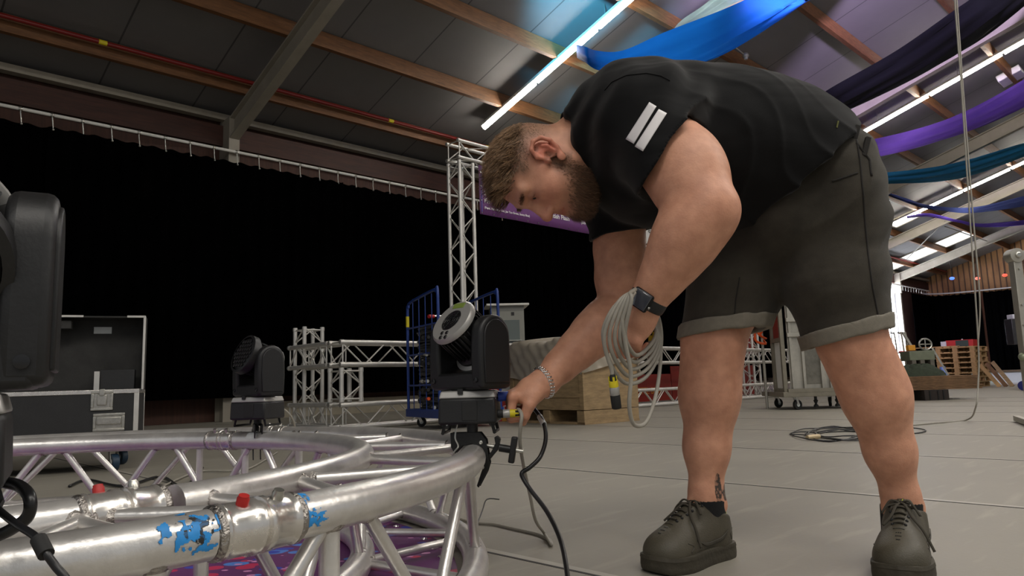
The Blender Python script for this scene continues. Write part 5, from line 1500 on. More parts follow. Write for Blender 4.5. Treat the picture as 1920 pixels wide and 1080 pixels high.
# --- hands
def hand(wr, d, n, side, curls, spread, thumb, scale=1.0):
    """d wrist->knuckles, n out of the back of the hand; side +1 right, -1 left"""
    d = nrm(d); n = nrm(np.array(n) - d * (np.array(n) @ d)); r = np.cross(n, d) * side
    sc = scale; Q = lambda a, b, c: wr + (d * a + r * b + n * c) * sc
    Rm = np.stack([r, d, n], 1)
    S.cap(wr - d * .012, Q(.030, .002, 0), .0315, .031, .02)
    S.ell(Q(.048, .000, -.002), np.array([.040, .046, .0185]) * sc, Rm, .018)
    S.ell(Q(.076, .002, .002), np.array([.038, .018, .0150]) * sc, Rm, .012)
    S.ell(Q(.034, .022, -.014), np.array([.020, .032, .018]) * sc, Rm, .014)      # ball of the thumb
    S.ell(Q(.036, -.024, -.010), np.array([.014, .032, .015]) * sc, Rm, .012)
    lens = ((.044, .026, .021), (.049, .030, .023), (.045, .028, .022), (.036, .021, .019)); base = (.029, .0095, -.0105, -.0290)
    rad = (.0108, .0112, .0104, .0092)
    out = []
    for f in range(4):
        P = Q(.083 - .004 * abs(f - 1), base[f], .001); ang_ = 0; pts = [P]
        dirx = nrm(d + r * spread[f])
        for j in range(3):
            ang_ += math.radians(curls[f][j]); v = dirx * math.cos(ang_) - n * math.sin(ang_)
            P = P + v * lens[f][j] * sc; pts.append(P)
        q = rad[f] * sc
        S.ell(pts[0] + n * .0015, (q * 1.12,) * 3, None, .008)
        S.cap(pts[0], pts[1], q * 1.04, q * .97, .006); S.cap(pts[1], pts[2], q * .98, q * .90, .004); S.cap(pts[2], pts[3], q * .90, q * .76, .004)
        out.append(pts)
    T = [Q(*t) for t in thumb]
    S.cap(T[0], T[1], .0155 * sc, .0135 * sc, .014); S.cap(T[1], T[2], .0130 * sc, .0118 * sc, .006); S.cap(T[2], T[3], .0118 * sc, .0092 * sc, .004)
    return dict(d=d, n=n, r=r, fingers=out, thumb=T, Q=Q)
fd = nrm(Rwr - Rel)
RH = hand(Rwr + fd * .010, (-.93, -.10, -.36), (-.36, -.06, .93), 1, ((62, 92, 58), (70, 92, 55), (76, 92, 52), (80, 90, 50)), (.02, 0, -.02, -.04),
          ((.022, .028, -.014), (.050, .040, -.030), (.070, .036, -.050), (.078, .018, -.064)), 1.0)
ld = nrm(Lwr - Lel)
LH = hand(Lwr + ld * .006, nrm(ld * .6 + W(-.42, .06, -.62)), (-.35, -.88, .30), -1, ((34, 52, 34), (40, 58, 38), (46, 60, 40), (52, 60, 40)), (.06, .01, -.03, -.07),
          ((.022, .028, -.012), (.050, .046, -.016), (.074, .054, -.022), (.094, .052, -.030)), 1.0)
BODY = S.mesh()
V = BODY[0]

# skin tint
rngn = np.random.default_rng(4)
base = np.array(srgb(212, 158, 130)[:3]); col = np.tile(base, (len(V), 1))
def mix(c, w): 
    global col
    w = np.clip(w, 0, 1)[:, None]; col = col * (1 - w) + np.array(c[:3]) * w
Lc = ((V - HO) @ HR) / HS
inhead = (np.sqrt((Lc ** 2).sum(1)) < .19)
def blob(c, r): return np.exp(-(((Lc - np.array(c)) / np.array(r)) ** 2).sum(1))
vn = np.array([vnoise(a * 55, b * 55 + c * 31, 2) for a, b, c in V[inhead]]) if inhead.any() else None
N1 = np.zeros(len(V)); N1[inhead] = vn
red = srgb(206, 112, 94); brown = srgb(74, 54, 40); stub = srgb(112, 86, 68)
for s in (-1, 1):
    mix(red, .75 * blob((s * .09, -.003, .014), (.022, .036, .042)))
    mix(red, .35 * blob((s * .045, .070, -.012), (.03, .03, .024)))
mix(red, .40 * blob((0, .115, -.02), (.018, .018, .018)))
mix(srgb(176, 92, 84), .75 * blob((0, .099, -.050), (.026, .012, .009)))
# beard and moustache area
ax_ = np.abs(Lc[:, 0])
jaw = inhead * np.clip((-.018 - Lc[:, 2] - .35 * np.clip(Lc[:, 1] - .02, 0, 1) + .035 * np.clip((.045 - Lc[:, 1]) / .03, 0, 1) + .016 * (N1 - .5)) / .045 + .15, 0, 1) * np.clip((Lc[:, 1] + .004) / .02, 0, 1) * np.clip((Lc[:, 2] + .135) / .02, 0, 1)
mouth = np.exp(-((Lc[:, 0] / .026) ** 2 + ((Lc[:, 2] + .050) / .0115) ** 2)) * (Lc[:, 1] > .08)
side = inhead * np.exp(-(((ax_ - .070) / .02) ** 2 + ((Lc[:, 1] - .004) / .016) ** 2)) * (np.abs(Lc[:, 2] - .015) < .06)
BEARD = np.clip(np.maximum(jaw * (1 - mouth), side * .8), 0, 1) * (Lc[:, 1] > -.03) * (ax_ < .085)
mix(srgb(92, 70, 52), BEARD * (.62 + .3 * N1))
# clipped hair at sides and back
hl = inhead * np.clip((Lc[:, 2] - .012 + .55 * np.clip(-Lc[:, 1] - .01, -.02, .05)) / .03, 0, 1) * np.clip((.062 - Lc[:, 1] + .0 * Lc[:, 2]) / .018, 0, 1) * (1 - np.clip(blob((.088, -.003, .014), (.02, .035, .042)) * 2.2, 0, 1))
fade = np.clip((Lc[:, 2] + .0) / .09, .25, 1)
mix(srgb(96, 80, 64), hl * (.42 + .5 * fade) * (.8 + .3 * N1))
TOP = inhead * (Lc[:, 2] > .080) * (Lc[:, 1] < .082)
mix(srgb(80, 62, 46), TOP * .8)
for s in (-1, 1): mix(srgb(92, 70, 54), .7 * np.exp(-(((Lc[:, 0] - s * .030) / .020) ** 2 + ((Lc[:, 2] - .0445 - .1 * (ax_ - .03)) / .005) ** 2)) * (Lc[:, 1] > .06))
for s in (-1, 1): mix(srgb(70, 44, 36), .8 * np.exp(-(((Lc[:, 0] - s * .0315) / .0125) ** 2 + ((Lc[:, 2] - .0205) / .0030) ** 2)) * (Lc[:, 1] > .072)); mix(srgb(150, 96, 80), .45 * blob((s * .0315, .088, .018), (.018, .02, .010)))
# knuckles, elbows, knees a little redder; soft mottling
for P_ in [q for h_ in (RH, LH) for f in h_['fingers'] for q in f[:3]]: mix(red, .30 * np.exp(-((V - P_) ** 2).sum(1) / .012 ** 2))
for P_, r_ in ((Lel, .05), (Rel, .05), (Lkn, .06), (Rkn, .06)): mix(red, .22 * np.exp(-((V - P_) ** 2).sum(1) / r_ ** 2))
# ankle tattoo
tq = V - (Ran + W(.020, -.03, .022))
tat = np.exp(-((tq[:, 0] / .0085) ** 2 + ((tq[:, 2]) / .036) ** 2)) + .8 * np.exp(-(((tq[:, 0] - .022) / .009) ** 2 + ((tq[:, 2] + .012) / .022) ** 2))
tn = np.zeros(len(V)); tm = tat > .1; tn[tm] = [vnoise(a * 260, c * 160, 8) for a, b, c in V[tm]]
mix(srgb(58, 58, 56), (tat > .35) * (.45 + .5 * (tn > .4)) * (V[:, 1] < Ran[1] + .02))

def skin_material():
    m = mat('skin', tuple(base) + (1,), 0.48, 0, bump=0.10, bscale=260, spec=0.35, sss=0.10)
    nt = m.node_tree; b = nt.nodes['Principled BSDF']
    at_ = nt.nodes.new('ShaderNodeVertexColor'); at_.layer_name = 'Tint'
    n = nt.nodes.new('ShaderNodeTexNoise'); n.inputs['Scale'].default_value = 34; n.inputs['Detail'].default_value = 5
    tc = nt.nodes.new('ShaderNodeTexCoord'); nt.links.new(tc.outputs['Object'], n.inputs['Vector'])
    cr = nt.nodes.new('ShaderNodeValToRGB'); cr.color_ramp.elements[0].color = (.84, .78, .76, 1); cr.color_ramp.elements[1].color = (1.08, 1.06, 1.05, 1)
    cr.color_ramp.elements[0].position = .3; cr.color_ramp.elements[1].position = .7
    nt.links.new(n.outputs['Fac'], cr.inputs['Fac'])
    mx = nt.nodes.new('ShaderNodeMixRGB'); mx.blend_type = 'MULTIPLY'; mx.inputs['Fac'].default_value = 1
    nt.links.new(at_.outputs['Color'], mx.inputs['Color1']); nt.links.new(cr.outputs['Color'], mx.inputs['Color2'])
    nt.links.new(mx.outputs['Color'], b.inputs['Base Color'])
    return m
M['skin'] = skin_material()
body_o = sculpt_obj('body', BODY, M['skin'], man, col)
body_b = bvh_of(BODY)

# eyes: eyeball showing under the lowered lid, lash line
M['eye'] = mat('eye_white', srgb(140, 126, 118), .5, spec=.2); M['lash'] = mat('dark_lashes', (.012, .008, .006, 1), .6)
for s in (-1, 1):
    e = MB().ball(Vector(hp(s * .0315, .0788, .0225)), .0118 * HS, 16, 10).build('eye', M['eye'], man, world=True, smooth=180)
    MB().ball(Vector(hp(s * .0310, .0872, .0190)), .0048 * HS, 12, 8).build('iris', M['lash'], e, smooth=180).matrix_parent_inverse = Matrix.Translation(-Vector(man.location))
    MB().tube(spline([Vector(hp(s * (.0315 + q * .0130), .0903 - .0062 * q * q, .0215 - .0022 * q * q)) for q in (-1, -.5, 0, .5, 1)], 4), .0009, 6).build('eyelashes', M['lash'], man, world=True, smooth=180)

# hair: strands rooted on the scalp and jaw
def strands(name, ids, length, dirf, r, material, parent, seed, label=None, seg=3):
    rnd = np.random.default_rng(seed); Vv, Ff, Cc = [], [], []
    for i in ids:
        p = V[i] + rnd.normal(0, .0012, 3); n = VN[i]; L = length(i, rnd); t = dirf(i, n, rnd)
        side = np.cross(t, n); side = side / (np.linalg.norm(side) + 1e-9); b0 = len(Vv); tone = rnd.uniform(.45, 1.15) * (1.7 if rnd.random() < .18 else 1)
        for j in range(seg + 1):
            f = j / seg; q = p + (n * (1 - f * .55) * .55 + t * (.45 + .55 * f)) * L * f + rnd.normal(0, .0006, 3) * f
            w = r * (1 - .75 * f)
            Vv += [q + side * w, q - side * w, q + n * w]; Cc += [(np.array([1, 1, 1]) * tone * (.75 + .45 * f))] * 3
        for j in range(seg):
            for e in range(3):
                g = (e + 1) % 3; Ff.append((b0 + j * 3 + e, b0 + j * 3 + g, b0 + j * 3 + 3 + g, b0 + j * 3 + 3 + e))
    return sculpt_obj(name, (np.array(Vv), np.array(Ff)), material, parent, color=np.array(Cc), label=label)
F_ = BODY[1]; fn = np.cross(V[F_[:, 2]] - V[F_[:, 0]], V[F_[:, 3]] - V[F_[:, 1]]); VN = np.zeros_like(V)
for a in range(4): np.add.at(VN, F_[:, a], fn)
VN /= np.linalg.norm(VN, axis=1)[:, None] + 1e-12
if ((V[inhead] - HO) * VN[inhead]).sum(1).mean() < 0: VN = -VN
def hair_mat(name, c, rough):
    m = mat(name, c, rough, 0, spec=.5); nt = m.node_tree; b = nt.nodes['Principled BSDF']
    v = nt.nodes.new('ShaderNodeVertexColor'); v.layer_name = 'Tint'
    mx = nt.nodes.new('ShaderNodeMixRGB'); mx.blend_type = 'MULTIPLY'; mx.inputs['Fac'].default_value = 1; mx.inputs['Color1'].default_value = c
    nt.links.new(v.outputs['Color'], mx.inputs['Color2']); nt.links.new(mx.outputs['Color'], b.inputs['Base Color']); return m
M['hair'] = hair_mat('light_brown_hair', srgb(150, 118, 88), .34)
M['beard'] = hair_mat('brown_beard_hair', srgb(110, 80, 56), .5)
M['short_hair'] = hair_mat('clipped_brown_hair', srgb(104, 86, 66), .5)
rs_ = np.random.default_rng(11)
TOPP = inhead * (Lc[:, 2] > .076 + rs_.normal(0, .006, len(V))) * (Lc[:, 1] < .084)
top_ids = np.nonzero(TOPP)[0]; top_ids = rs_.choice(top_ids, 9000)
def top_dir(i, n, rnd):
    l = Lc[i]; q1 = vnoise(l[0] * 130 + 9, l[1] * 130, 5) - .5; q2 = vnoise(l[0] * 130, l[1] * 130 + 40, 6) - .5
    v = HR @ np.array([.35 * l[0] / .07 + 1.1 * q1, .85, .45 - 1.2 * np.clip(l[1] - .03, 0, .05) + .9 * q2]) + rnd.normal(0, .13, 3)
    return v / np.linalg.norm(v)
strands('hair', top_ids, lambda i, r: (.019 + .012 * np.clip(Lc[i][1] / .08, -.5, 1)) * r.uniform(.7, 1.25), top_dir, .00062, M['hair'], man, 1, 'longer light brown hair combed forward')
b_ids = np.nonzero(BEARD > rs_.uniform(.3, .95, len(V)))[0]; b_ids = rs_.choice(b_ids, 9000)
def b_dir(i, n, rnd):
    v = HR @ np.array([0, .25, -1.0]) + rnd.normal(0, .28, 3); return v / np.linalg.norm(v)
strands('beard', b_ids, lambda i, r: (.004 + .007 * np.clip((-.02 - Lc[i][2]) / .06, 0, 1)) * r.uniform(.6, 1.3), b_dir, .0003, M['beard'], man, 2, 'short full brown beard')
s_ids = np.nonzero((hl > .55) * (Lc[:, 2] > .02))[0]; s_ids = rs_.choice(s_ids, 6000)
def s_dir(i, n, rnd):
    v = HR @ np.array([0, .45, -.6]) + rnd.normal(0, .2, 3); return v / np.linalg.norm(v)
strands('clipped_hair', s_ids, lambda i, r: (.0015 + .007 * np.clip((Lc[i][2] - .02) / .06, 0, 1)) * r.uniform(.7, 1.3), s_dir, .00028, M['short_hair'], man, 3, 'closely clipped hair at sides and back')
for sb_ in (-1, 1):
  br_ids = np.nonzero(inhead * (np.sign(Lc[:, 0]) == sb_) * (np.exp(-(((ax_ - .030) / .018) ** 2 + ((Lc[:, 2] - .0455) / .0045) ** 2)) > .4) * (Lc[:, 1] > .07))[0]; br_ids = rs_.choice(br_ids, 130)
  strands('eyebrow_hair', br_ids, lambda i, r: .007 * r.uniform(.6, 1.2), lambda i, n, rnd: nrm(HR @ np.array([np.sign(Lc[i][0]), .1, -.1]) + rnd.normal(0, .15, 3)), .0005, M['beard'], man, 4)

# ------------------------------------------------------------------ t-shirt
T = Sculpt(0.004)
hem_p = a_(1490, 340, 1.72); hem_n = nrm([.64, 0, -.77])        # below this plane the shirt ends
T.ell(a_(1222, 272, 1.70), (.182, .225, .198), None, .05)
T.ell(a_(1165, 255, 1.70), (.12, .19, .135), None, .06)
T.ell(a_(1330, 282, 1.715), (.205, .232, .197), None, .06)
T.ell(a_(1425, 300, 1.73), (.185, .228, .196), None, .06)
T.ell(a_(1505, 345, 1.74), (.150, .212, .200), None, .06)
cl_p = a_(1080, 268, 1.69); cl_n = nrm([-.93, -.04, -.37])
T.cap(a_(1165, 250, 1.70), a_(1075, 270, 1.69), .150, .083, .06, clip=[(cl_p, cl_n)])
# sleeves
Lax = nrm(Lel - Lsh); Lhem = a_(1260, 262, 1.46); Lhn = nrm([.83, -.02, -.56])
T.cap(a_(1180, 232, 1.62), Lsh, .115, .100, .06)
T.cap(Lsh, Lsh + Lax * .22, .112, .104, .05, clip=[(Lhem, Lhn)])
Rax = nrm(Rel - Rsh); Rhem = Rsh + Rax * .118
T.cap(a_(1165, 300, 1.80), Rsh, .10, .088, .06); T.cap(Rsh, Rsh + Rax * .2, .088, .078, .05, clip=[(Rhem, nrm(Rax + W(.22, 0, 0)))])
T.half(hem_p, hem_n, .004)
# openings
T.cap(Lsh + Lax * .07, Lsh + Lax * .25, .086, .092, .006, 's', clip=[(Lhem - Lhn * .03, -Lhn)]); T.cap(Rhem - Rax * .04, Rhem + Rax * .06, .066, .072, .006, 's')
T.cap(cl_p - cl_n * .025, cl_p + cl_n * .06, .073, .078, .006, 's')
def folds(P):
    x, y, z = P[:, 0], P[:, 1], P[:, 2]
    u = x * .77 + z * -.64; v = x * .64 + z * .77       # along / across the pull from belly to lower back
    wv = v + .05 * np.sin(u * 9 + y * 5) + .02 * np.sin(u * 23 + y * 11)
    m1 = np.clip((x - .30) / .25, 0, 1) * np.clip((.95 - z) / .25 + .55, .25, 1)
    d = -.0125 * m1 * 1.25 * (1 - np.abs(np.sin(wv * 36 + y * 5))) ** 2.2 * (.35 + .65 * np.sin(u * 7 + 1.1 + y * 4) ** 2)
    m2 = np.exp(-(((x - .36) / .10) ** 2 + ((z - 1.0) / .16) ** 2))
    d += .0080 * m2 * np.sin((x * .9 - z * .45) * 70 + 2.5 * np.sin(y * 12))
    m3 = np.clip((.26 - x) / .08, 0, 1)
    d += .0045 * m3 * np.sin((z * .5 - x) * 80 + y * 22 + np.sin(z * 30))
    return d + .0016 * np.sin(x * 41 + z * 17) * np.sin(z * 37 - y * 29)
T.disp = folds
SHIRT = T.mesh(B=20, smooth=1)
def shirt_material():
    m = mat('black_cotton_jersey', (.0042, .0042, .0046, 1), .85, 0, var=.12, vscale=30, bump=.08, bscale=700, spec=.2, sheen=.09, crease=.2)
    m.node_tree.nodes['Principled BSDF'].inputs['Sheen Roughness'].default_value = .45
    return m
M['shirt'] = shirt_material()
shirt_o = sculpt_obj('t_shirt', SHIRT, M['shirt'], man, label='black short-sleeved t-shirt')
sh_b = bvh_of(SHIRT)
for q in (((1218, 192), (1231, 200), (1189, 270), (1174, 261)), ((1235, 205), (1250, 213), (1206, 284), (1191, 275))):
    o = surf_patch(sh_b, q, 6, 16, .0012).build('sleeve_stripe', M['white_ink'], shirt_o, smooth=180, solid=.0008); o.matrix_parent_inverse = Matrix.Translation(-Vector(man.location)); o['label'] = 'white sleeve bar'
def seam(b, pts, r, name, m, par, lift=.0004):
    P = surf_line(b, pts, r, lift)
    if len(P) > 2:
        o = MB().tube(P, r, 6).build(name, m, par, smooth=180); o.matrix_parent_inverse = Matrix.Translation(-Vector(man.location)); return o
seam(sh_b, [(1134, 170), (1148, 154), (1175, 142), (1212, 138), (1240, 143), (1256, 152)], .0011, 'shoulder_seam', M['shirt'], shirt_o, .0012)
# ribbed collar and sleeve hems
def ring_(c, ax, r0, r1, w, name, m, par, wob=0.0, ell_=(1, 1), n=40):
    R = np.array(rot_to(Vector(ax))); mb = MB(); pr = []
    for q in range(12):
        a = 2 * PI * q / 12; pr.append(((r0 + r1) / 2 + (r1 - r0) / 2 * math.cos(a), w / 2 * math.sin(a)))
    base_ = 0
    for (r, z) in pr:
        for k in range(n):
            a = 2 * PI * k / n; p = np.array(c) + R @ np.array([r * ell_[0] * math.cos(a), r * ell_[1] * math.sin(a), z + wob * math.sin(2 * a + .6)])
            mb.v.append(Vector(p))
    for i in range(12):
        for k in range(n):
            j, k2 = (i + 1) % 12, (k + 1) % n; mb.face((i * n + k, i * n + k2, j * n + k2, j * n + k))
    o = mb.build(name, m, par, smooth=180); o.matrix_parent_inverse = Matrix.Translation(-Vector(man.location)); return o
ring_(cl_p - cl_n * .004, cl_n, .074, .0815, .020, 'collar', M['shirt'], shirt_o)

# ------------------------------------------------------------------ shorts
H = Sculpt(0.004)
H.ell(a_(1520, 350, 1.745), (.140, .198, .175), None, .06)
H.ell(a_(1552, 375, 1.71), (.100, .155, .165), None, .06); H.ell(a_(1545, 360, 1.83), (.10, .12, .15), None, .06)
H.ell(a_(1440, 420, 1.76), (.12, .185, .13), None, .06)
Rhem_p = a_(1344, 624, 1.80); Rhem_n = nrm([.06, -.06, -.99]); Lhem_p = a_(1592, 632, 1.67); Lhem_n = nrm([.21, -.06, -.97])
H.chain([a_(1450, 430, 1.80), a_(1385, 530, 1.81)], [.118, .110], .05)
H.cap(a_(1377, 535, 1.81), a_(1335, 690, 1.80), .114, .090, .04, clip=[(Rhem_p, Rhem_n)])
H.chain([a_(1565, 420, 1.69), a_(1567, 530, 1.675)], [.118, .110], .04)
H.cap(a_(1567, 530, 1.675), a_(1600, 700, 1.67), .112, .084, .03, clip=[(Lhem_p, Lhem_n)])
H.half(a_(1490, 340, 1.72) + nrm([-.64, 0, .77]) * .045, nrm([-.64, 0, .77]), .004)
H.cap(a_(1352, 612, 1.80), a_(1335, 690, 1.80), .086, .079, .006, 's'); H.cap(Lhem_p - Lhem_n * .03, Lhem_p + Lhem_n * .06, .077, .076, .006, 's')
def dfolds(P):
    x, y, z = P[:, 0], P[:, 1], P[:, 2]
    c = np.array(a_(1480, 500, 1.74)); r = np.sqrt((x - c[0]) ** 2 + (z - c[2]) ** 2 + 1e-6); th = np.arctan2(z - c[2], x - c[0])
    s_ = (x - c[0]) * .62 - (z - c[2]) * .78; l_ = (x - c[0]) * .78 + (z - c[2]) * .62      # across / along the creases from crotch to hip
    cr_ = (1 - np.abs(np.sin(s_ * 26 + .5 * np.sin(l_ * 16 + y * 6) + y * 3))) ** 2.5
    d = -.0075 * cr_ * np.clip((l_ + .02) / .06, 0, 1) * np.exp(-((l_ - .13) / .12) ** 2) * np.exp(-(s_ / .12) ** 2)
    m = np.clip((.62 - z) / .1, 0, 1)
    d += .0026 * m * np.sin((z * .8 + x * .6) * 46 + 2 * np.sin(y * 15 + x * 8))
    d += .0030 * np.sin(z * 62 + 2.4 * np.sin(x * 19) + y * 13) * np.clip((x - .72) / .1, 0, 1)
    return d
H.disp = dfolds
SHORTS = H.mesh(B=20, smooth=2)
def denim():
    m = mat('washed_black_denim', srgb(60, 56, 49), .85, 0, var=.5, vscale=6, bump=.25, bscale=800, spec=.2, sheen=.1, crease=.22)
    return m
M['denim'] = denim(); M['denim_inside'] = mat('grey_denim_turn_up', srgb(124, 118, 106), .85, 0, var=.12, vscale=60, bump=.25, bscale=800)
M['denim_seam'] = mat('dark_denim_seam', srgb(36, 33, 30), .9, 0, bump=.2, bscale=600)
shorts_o = sculpt_obj('shorts', SHORTS, M['denim'], man, label='washed black denim shorts')
so_b = bvh_of(SHORTS)
for A_, B_, ra, rb, hp_, hn_ in ((a_(1377, 535, 1.81), a_(1335, 690, 1.80), .114, .090, Rhem_p, Rhem_n), (a_(1567, 530, 1.675), a_(1600, 700, 1.67), .112, .084, Lhem_p, Lhem_n)):
    C_ = Sculpt(.0035); q_ = hp_ + hn_ * .004
    C_.cap(A_, B_, ra + .0075, rb + .0085, .004, clip=[(q_, hn_), (q_ - hn_ * .034, -hn_)]); C_.cap(A_, B_, ra - .010, rb - .006, .003, 's')
    C_.disp = lambda P: .0012 * np.sin(P[:, 0] * 90 + P[:, 1] * 70)
    sculpt_obj('cuff', C_.mesh(B=16, smooth=2), M['denim_inside'], man, label='turned-up grey cuff').parent = man
seam(so_b, [(1606, 262), (1612, 300), (1618, 360), (1622, 420), (1628, 480), (1636, 540), (1648, 600)], .0022, 'side_seam', M['denim_seam'], shorts_o)
seam(so_b, [(1560, 340), (1585, 332), (1608, 324)], .0024, 'pocket_edge', M['denim_seam'], shorts_o)
seam(so_b, [(1606, 268), (1630, 300), (1634, 330)], .0030, 'belt_edge', M['denim_seam'], shorts_o)
seam(so_b, [(1387, 520), (1380, 560), (1376, 606)], .0015, 'leg_seam', M['denim_seam'], shorts_o)
for q in ((1603, 254), (1622, 276)):
    p = hit(so_b, *q, .002)
    if p is not None:
        o = MB().box(p, (.012, .010, .046), Matrix.Rotation(.35, 3, 'Y')).build('belt_loop', M['denim_seam'], shorts_o, bevel=.002); o.matrix_parent_inverse = Matrix.Translation(-Vector(man.location))
tagp = hit(sh_b, 1569, 234, .002)
if tagp is not None:
    o = MB().box(tagp, (.003, .003, .016), Matrix.Rotation(.3, 3, 'Y')).build('hem_tag', mat('olive_tag', srgb(96, 98, 50), .8), shirt_o); o.matrix_parent_inverse = Matrix.Translation(-Vector(man.location))

# ------------------------------------------------------------------ shoes and socks
M['shoe'] = mat('olive_grey_leather', srgb(76, 71, 59), .52, 0, var=.10, vscale=30, bump=.15, bscale=300, spec=.4)
M['shoe_dark'] = mat('olive_grey_overlay', srgb(64, 60, 51), .55, 0, var=.12, vscale=30, bump=.15, bscale=300)
M['sole'] = mat('olive_rubber_sole', srgb(62, 57, 46), .7, 0, var=.18, vscale=24, bump=.2, bscale=90)
M['lace'] = mat('olive_lace', srgb(62, 57, 47), .85, 0, bump=.3, bscale=900)
M['sock'] = mat('black_sock', (.008, .008, .009, 1), .95, 0, bump=.3, bscale=500)
M['lime'] = mat('lime_yellow_tab', srgb(196, 204, 44), .6)
def outline(u, s):
    """half width of the sole at u in 0 (heel) .. 1 (toe); s = +1 outer, -1 inner side"""
    pts = [(0, .0), (.012, .020), (.05, .033), (.15, .0385), (.30, .0375), (.45, .039 + .002 * s), (.60, .046 + .003 * s), (.72, .0515 + .002 * s), (.83, .050 - .001 * s), (.92, .041 - .003 * s), (.97, .028), (1.0, .0)]
    for i in range(len(pts) - 1):
        if pts[i][0] <= u <= pts[i + 1][0]:
            f = (u - pts[i][0]) / (pts[i + 1][0] - pts[i][0]); return 1.16 * (pts[i][1] * (1 - f) + pts[i + 1][1] * f)
    return 0
def make_shoe(heel, toe, ank, outer_y, labels):
    heel, toe = np.array(heel, float), np.array(toe, float); L = np.linalg.norm(toe - heel); ex = nrm(toe - heel); ey = np.cross([0, 0, 1], ex)
    R = np.stack([ex, ey, W(0, 0, 1)], 1); SP = lambda x, y, z: heel + R @ np.array([x * L, y, z])
    inv = Matrix.Translation(-Vector(man.location))
    us = [0, .004, .012, .03, .06, .1, .16, .24, .33, .42, .5, .58, .66, .73, .8, .86, .91, .945, .97, .985, .995, 1.0]
    lp_ = [(u, outline(u, 1) * outer_y) for u in us] + [(u, -outline(u, -1) * outer_y) for u in us[::-1][1:-1]]
    # sole
    mb = MB(); rows = []; prof = [(.97, 0), (1.0, .004), (1.015, .014), (1.005, .0275), (1.02, .029), (1.0, .0365), (.93, .038)]
    for k, z in prof:
        rows.append([Vector(SP(.5 + (u - .5) * (1 + (k - 1) * .5), y * k, z + (.007 * max(0, (u - .86) / .14) ** 2 if z < .02 else .004 * max(0, (u - .9) / .1)))) for u, y in lp_])
    n = len(lp_)
    for r in rows:
        for p in r: mb.v.append(p)
    for i in range(len(rows) - 1):
        for k in range(n): mb.face((i * n + k, i * n + (k + 1) % n, (i + 1) * n + (k + 1) % n, (i + 1) * n + k))
    mb.face(range(n)); mb.face([(len(rows) - 1) * n + k for k in range(n)][::-1])
    # upper
    U = Sculpt(.0028)
    Rm = R
    U.ell(SP(.80, 0, .042), (.185 * L, .055, .046), Rm, .02); U.ell(SP(.62, 0, .052), (.20 * L, .050, .056), Rm, .03)
    U.ell(SP(.40, 0, .066), (.17 * L, .044, .064), Rm, .03); U.ell(SP(.18, 0, .055), (.175 * L, .042, .066), Rm, .03)
    U.cap(SP(.24, 0, .06), SP(.215, 0, .118), .046, .047, .02); U.cap(SP(.36, 0, .08), SP(.40, 0, .118), .032, .028, .02)
    U.cap(SP(.66, 0, .088), SP(.40, 0, .126), .021, .023, .015)       # tongue ridge
    U.half(SP(.22, 0, .112), nrm(R @ np.array([-.30, 0, 1])), .006)
    tz = nrm(R @ np.array([-.55, 0, .84])); ty = R[:, 1]; U.ell(SP(.385, 0, .130), (.011, .025, .026), np.stack([np.cross(ty, tz), ty, tz], 1), .010)
    U.cap(SP(.25, 0, .09), SP(.20, 0, .16), .0345, .0365, .006, 's'); U.half(SP(0, 0, .030), (0, 0, -1), .004)
    UP = U.mesh(B=16, smooth=1)
    shoe = sculpt_obj('shoe', UP, M['shoe'], man, label=labels); b = bvh_of(UP)
    so = mb.build('sole', M['sole'], shoe, smooth=40); so.matrix_parent_inverse = inv
    def near(p, lift=.001):
        q, nn, i, d = b.find_nearest(Vector(p)); return q + (Vector(p) - q).normalized() * lift if (Vector(p) - q).length > 1e-6 else q
    def on(x, y, z, lift=.0015):
        """drop a point from outside onto the leather"""
        o = Vector(SP(x, y, z)); c = Vector(SP(x, 0, .05)); d = (c - o).normalized(); p, nn, i, dist = b.ray_cast(o, d)
        return (p - d * lift) if p is not None else o
    # laces
    for k in range(6):
        x = .70 - .058 * k; w = .022 + .0012 * k; z = .2
        P = [on(x, w * q, .16 + .02, .0035) for q in (-1, -.6, -.2, .2, .6, 1)]
        if k % 2: P = P[::-1]
        o = MB().tube(spline(P, 3), .0036, 8, flat=.6).build('lace', M['lace'], shoe, smooth=180); o.matrix_parent_inverse = inv
        for s in (-1, 1):
            o = MB().ball(on(x, w * s * 1.12, .16, .0005), .0035, 10, 6).build('eyelet', M['rubber'], shoe); o.matrix_parent_inverse = inv
    kx = .455; kn = on(kx, 0, .2, .006)
    for P in ([kn, on(kx + .02, .03, .2, .012), on(kx + .05, .052, .14, .016), on(kx + .03, .040, .16, .010), kn], [kn, on(kx + .02, -.03, .2, .012), on(kx + .06, -.050, .14, .016), on(kx + .04, -.036, .17, .010), kn],
              [kn, on(kx + .06, .018, .2, .007), on(kx + .12, .040, .16, .006), on(kx + .15, .053, .10, .006), on(kx + .17, .06, .05, .010)], [kn, on(kx + .08, -.012, .2, .007), on(kx + .17, -.03, .18, .007), on(kx + .22, -.044, .12, .006)]):
        o = MB().tube(spline(P, 6), .0034, 8, flat=.65).build('lace', M['lace'], shoe, smooth=180); o.matrix_parent_inverse = inv
    # side logo and stitched overlays
    for s in (-1, 1):
        top = [(.20, .094), (.30, .068), (.40, .058), (.50, .060), (.60, .071)]; bot = [(.20, .094), (.27, .060), (.37, .045), (.48, .043), (.60, .071)]
        A, Bq = spline([Vector((x, z, 0)) for x, z in top], 5), spline([Vector((x, z, 0)) for x, z in bot], 5)
        G = []
        for p, q in zip(A, Bq): G.append([on(p.x * (1 - f) + q.x * f, s * .09, p.y * (1 - f) + q.y * f, .0016) for f in (0, .25, .5, .75, 1)])
        o = MB().grid(G).build('side_logo', M['shoe_dark'], shoe, smooth=180, solid=.0014); o.matrix_parent_inverse = inv
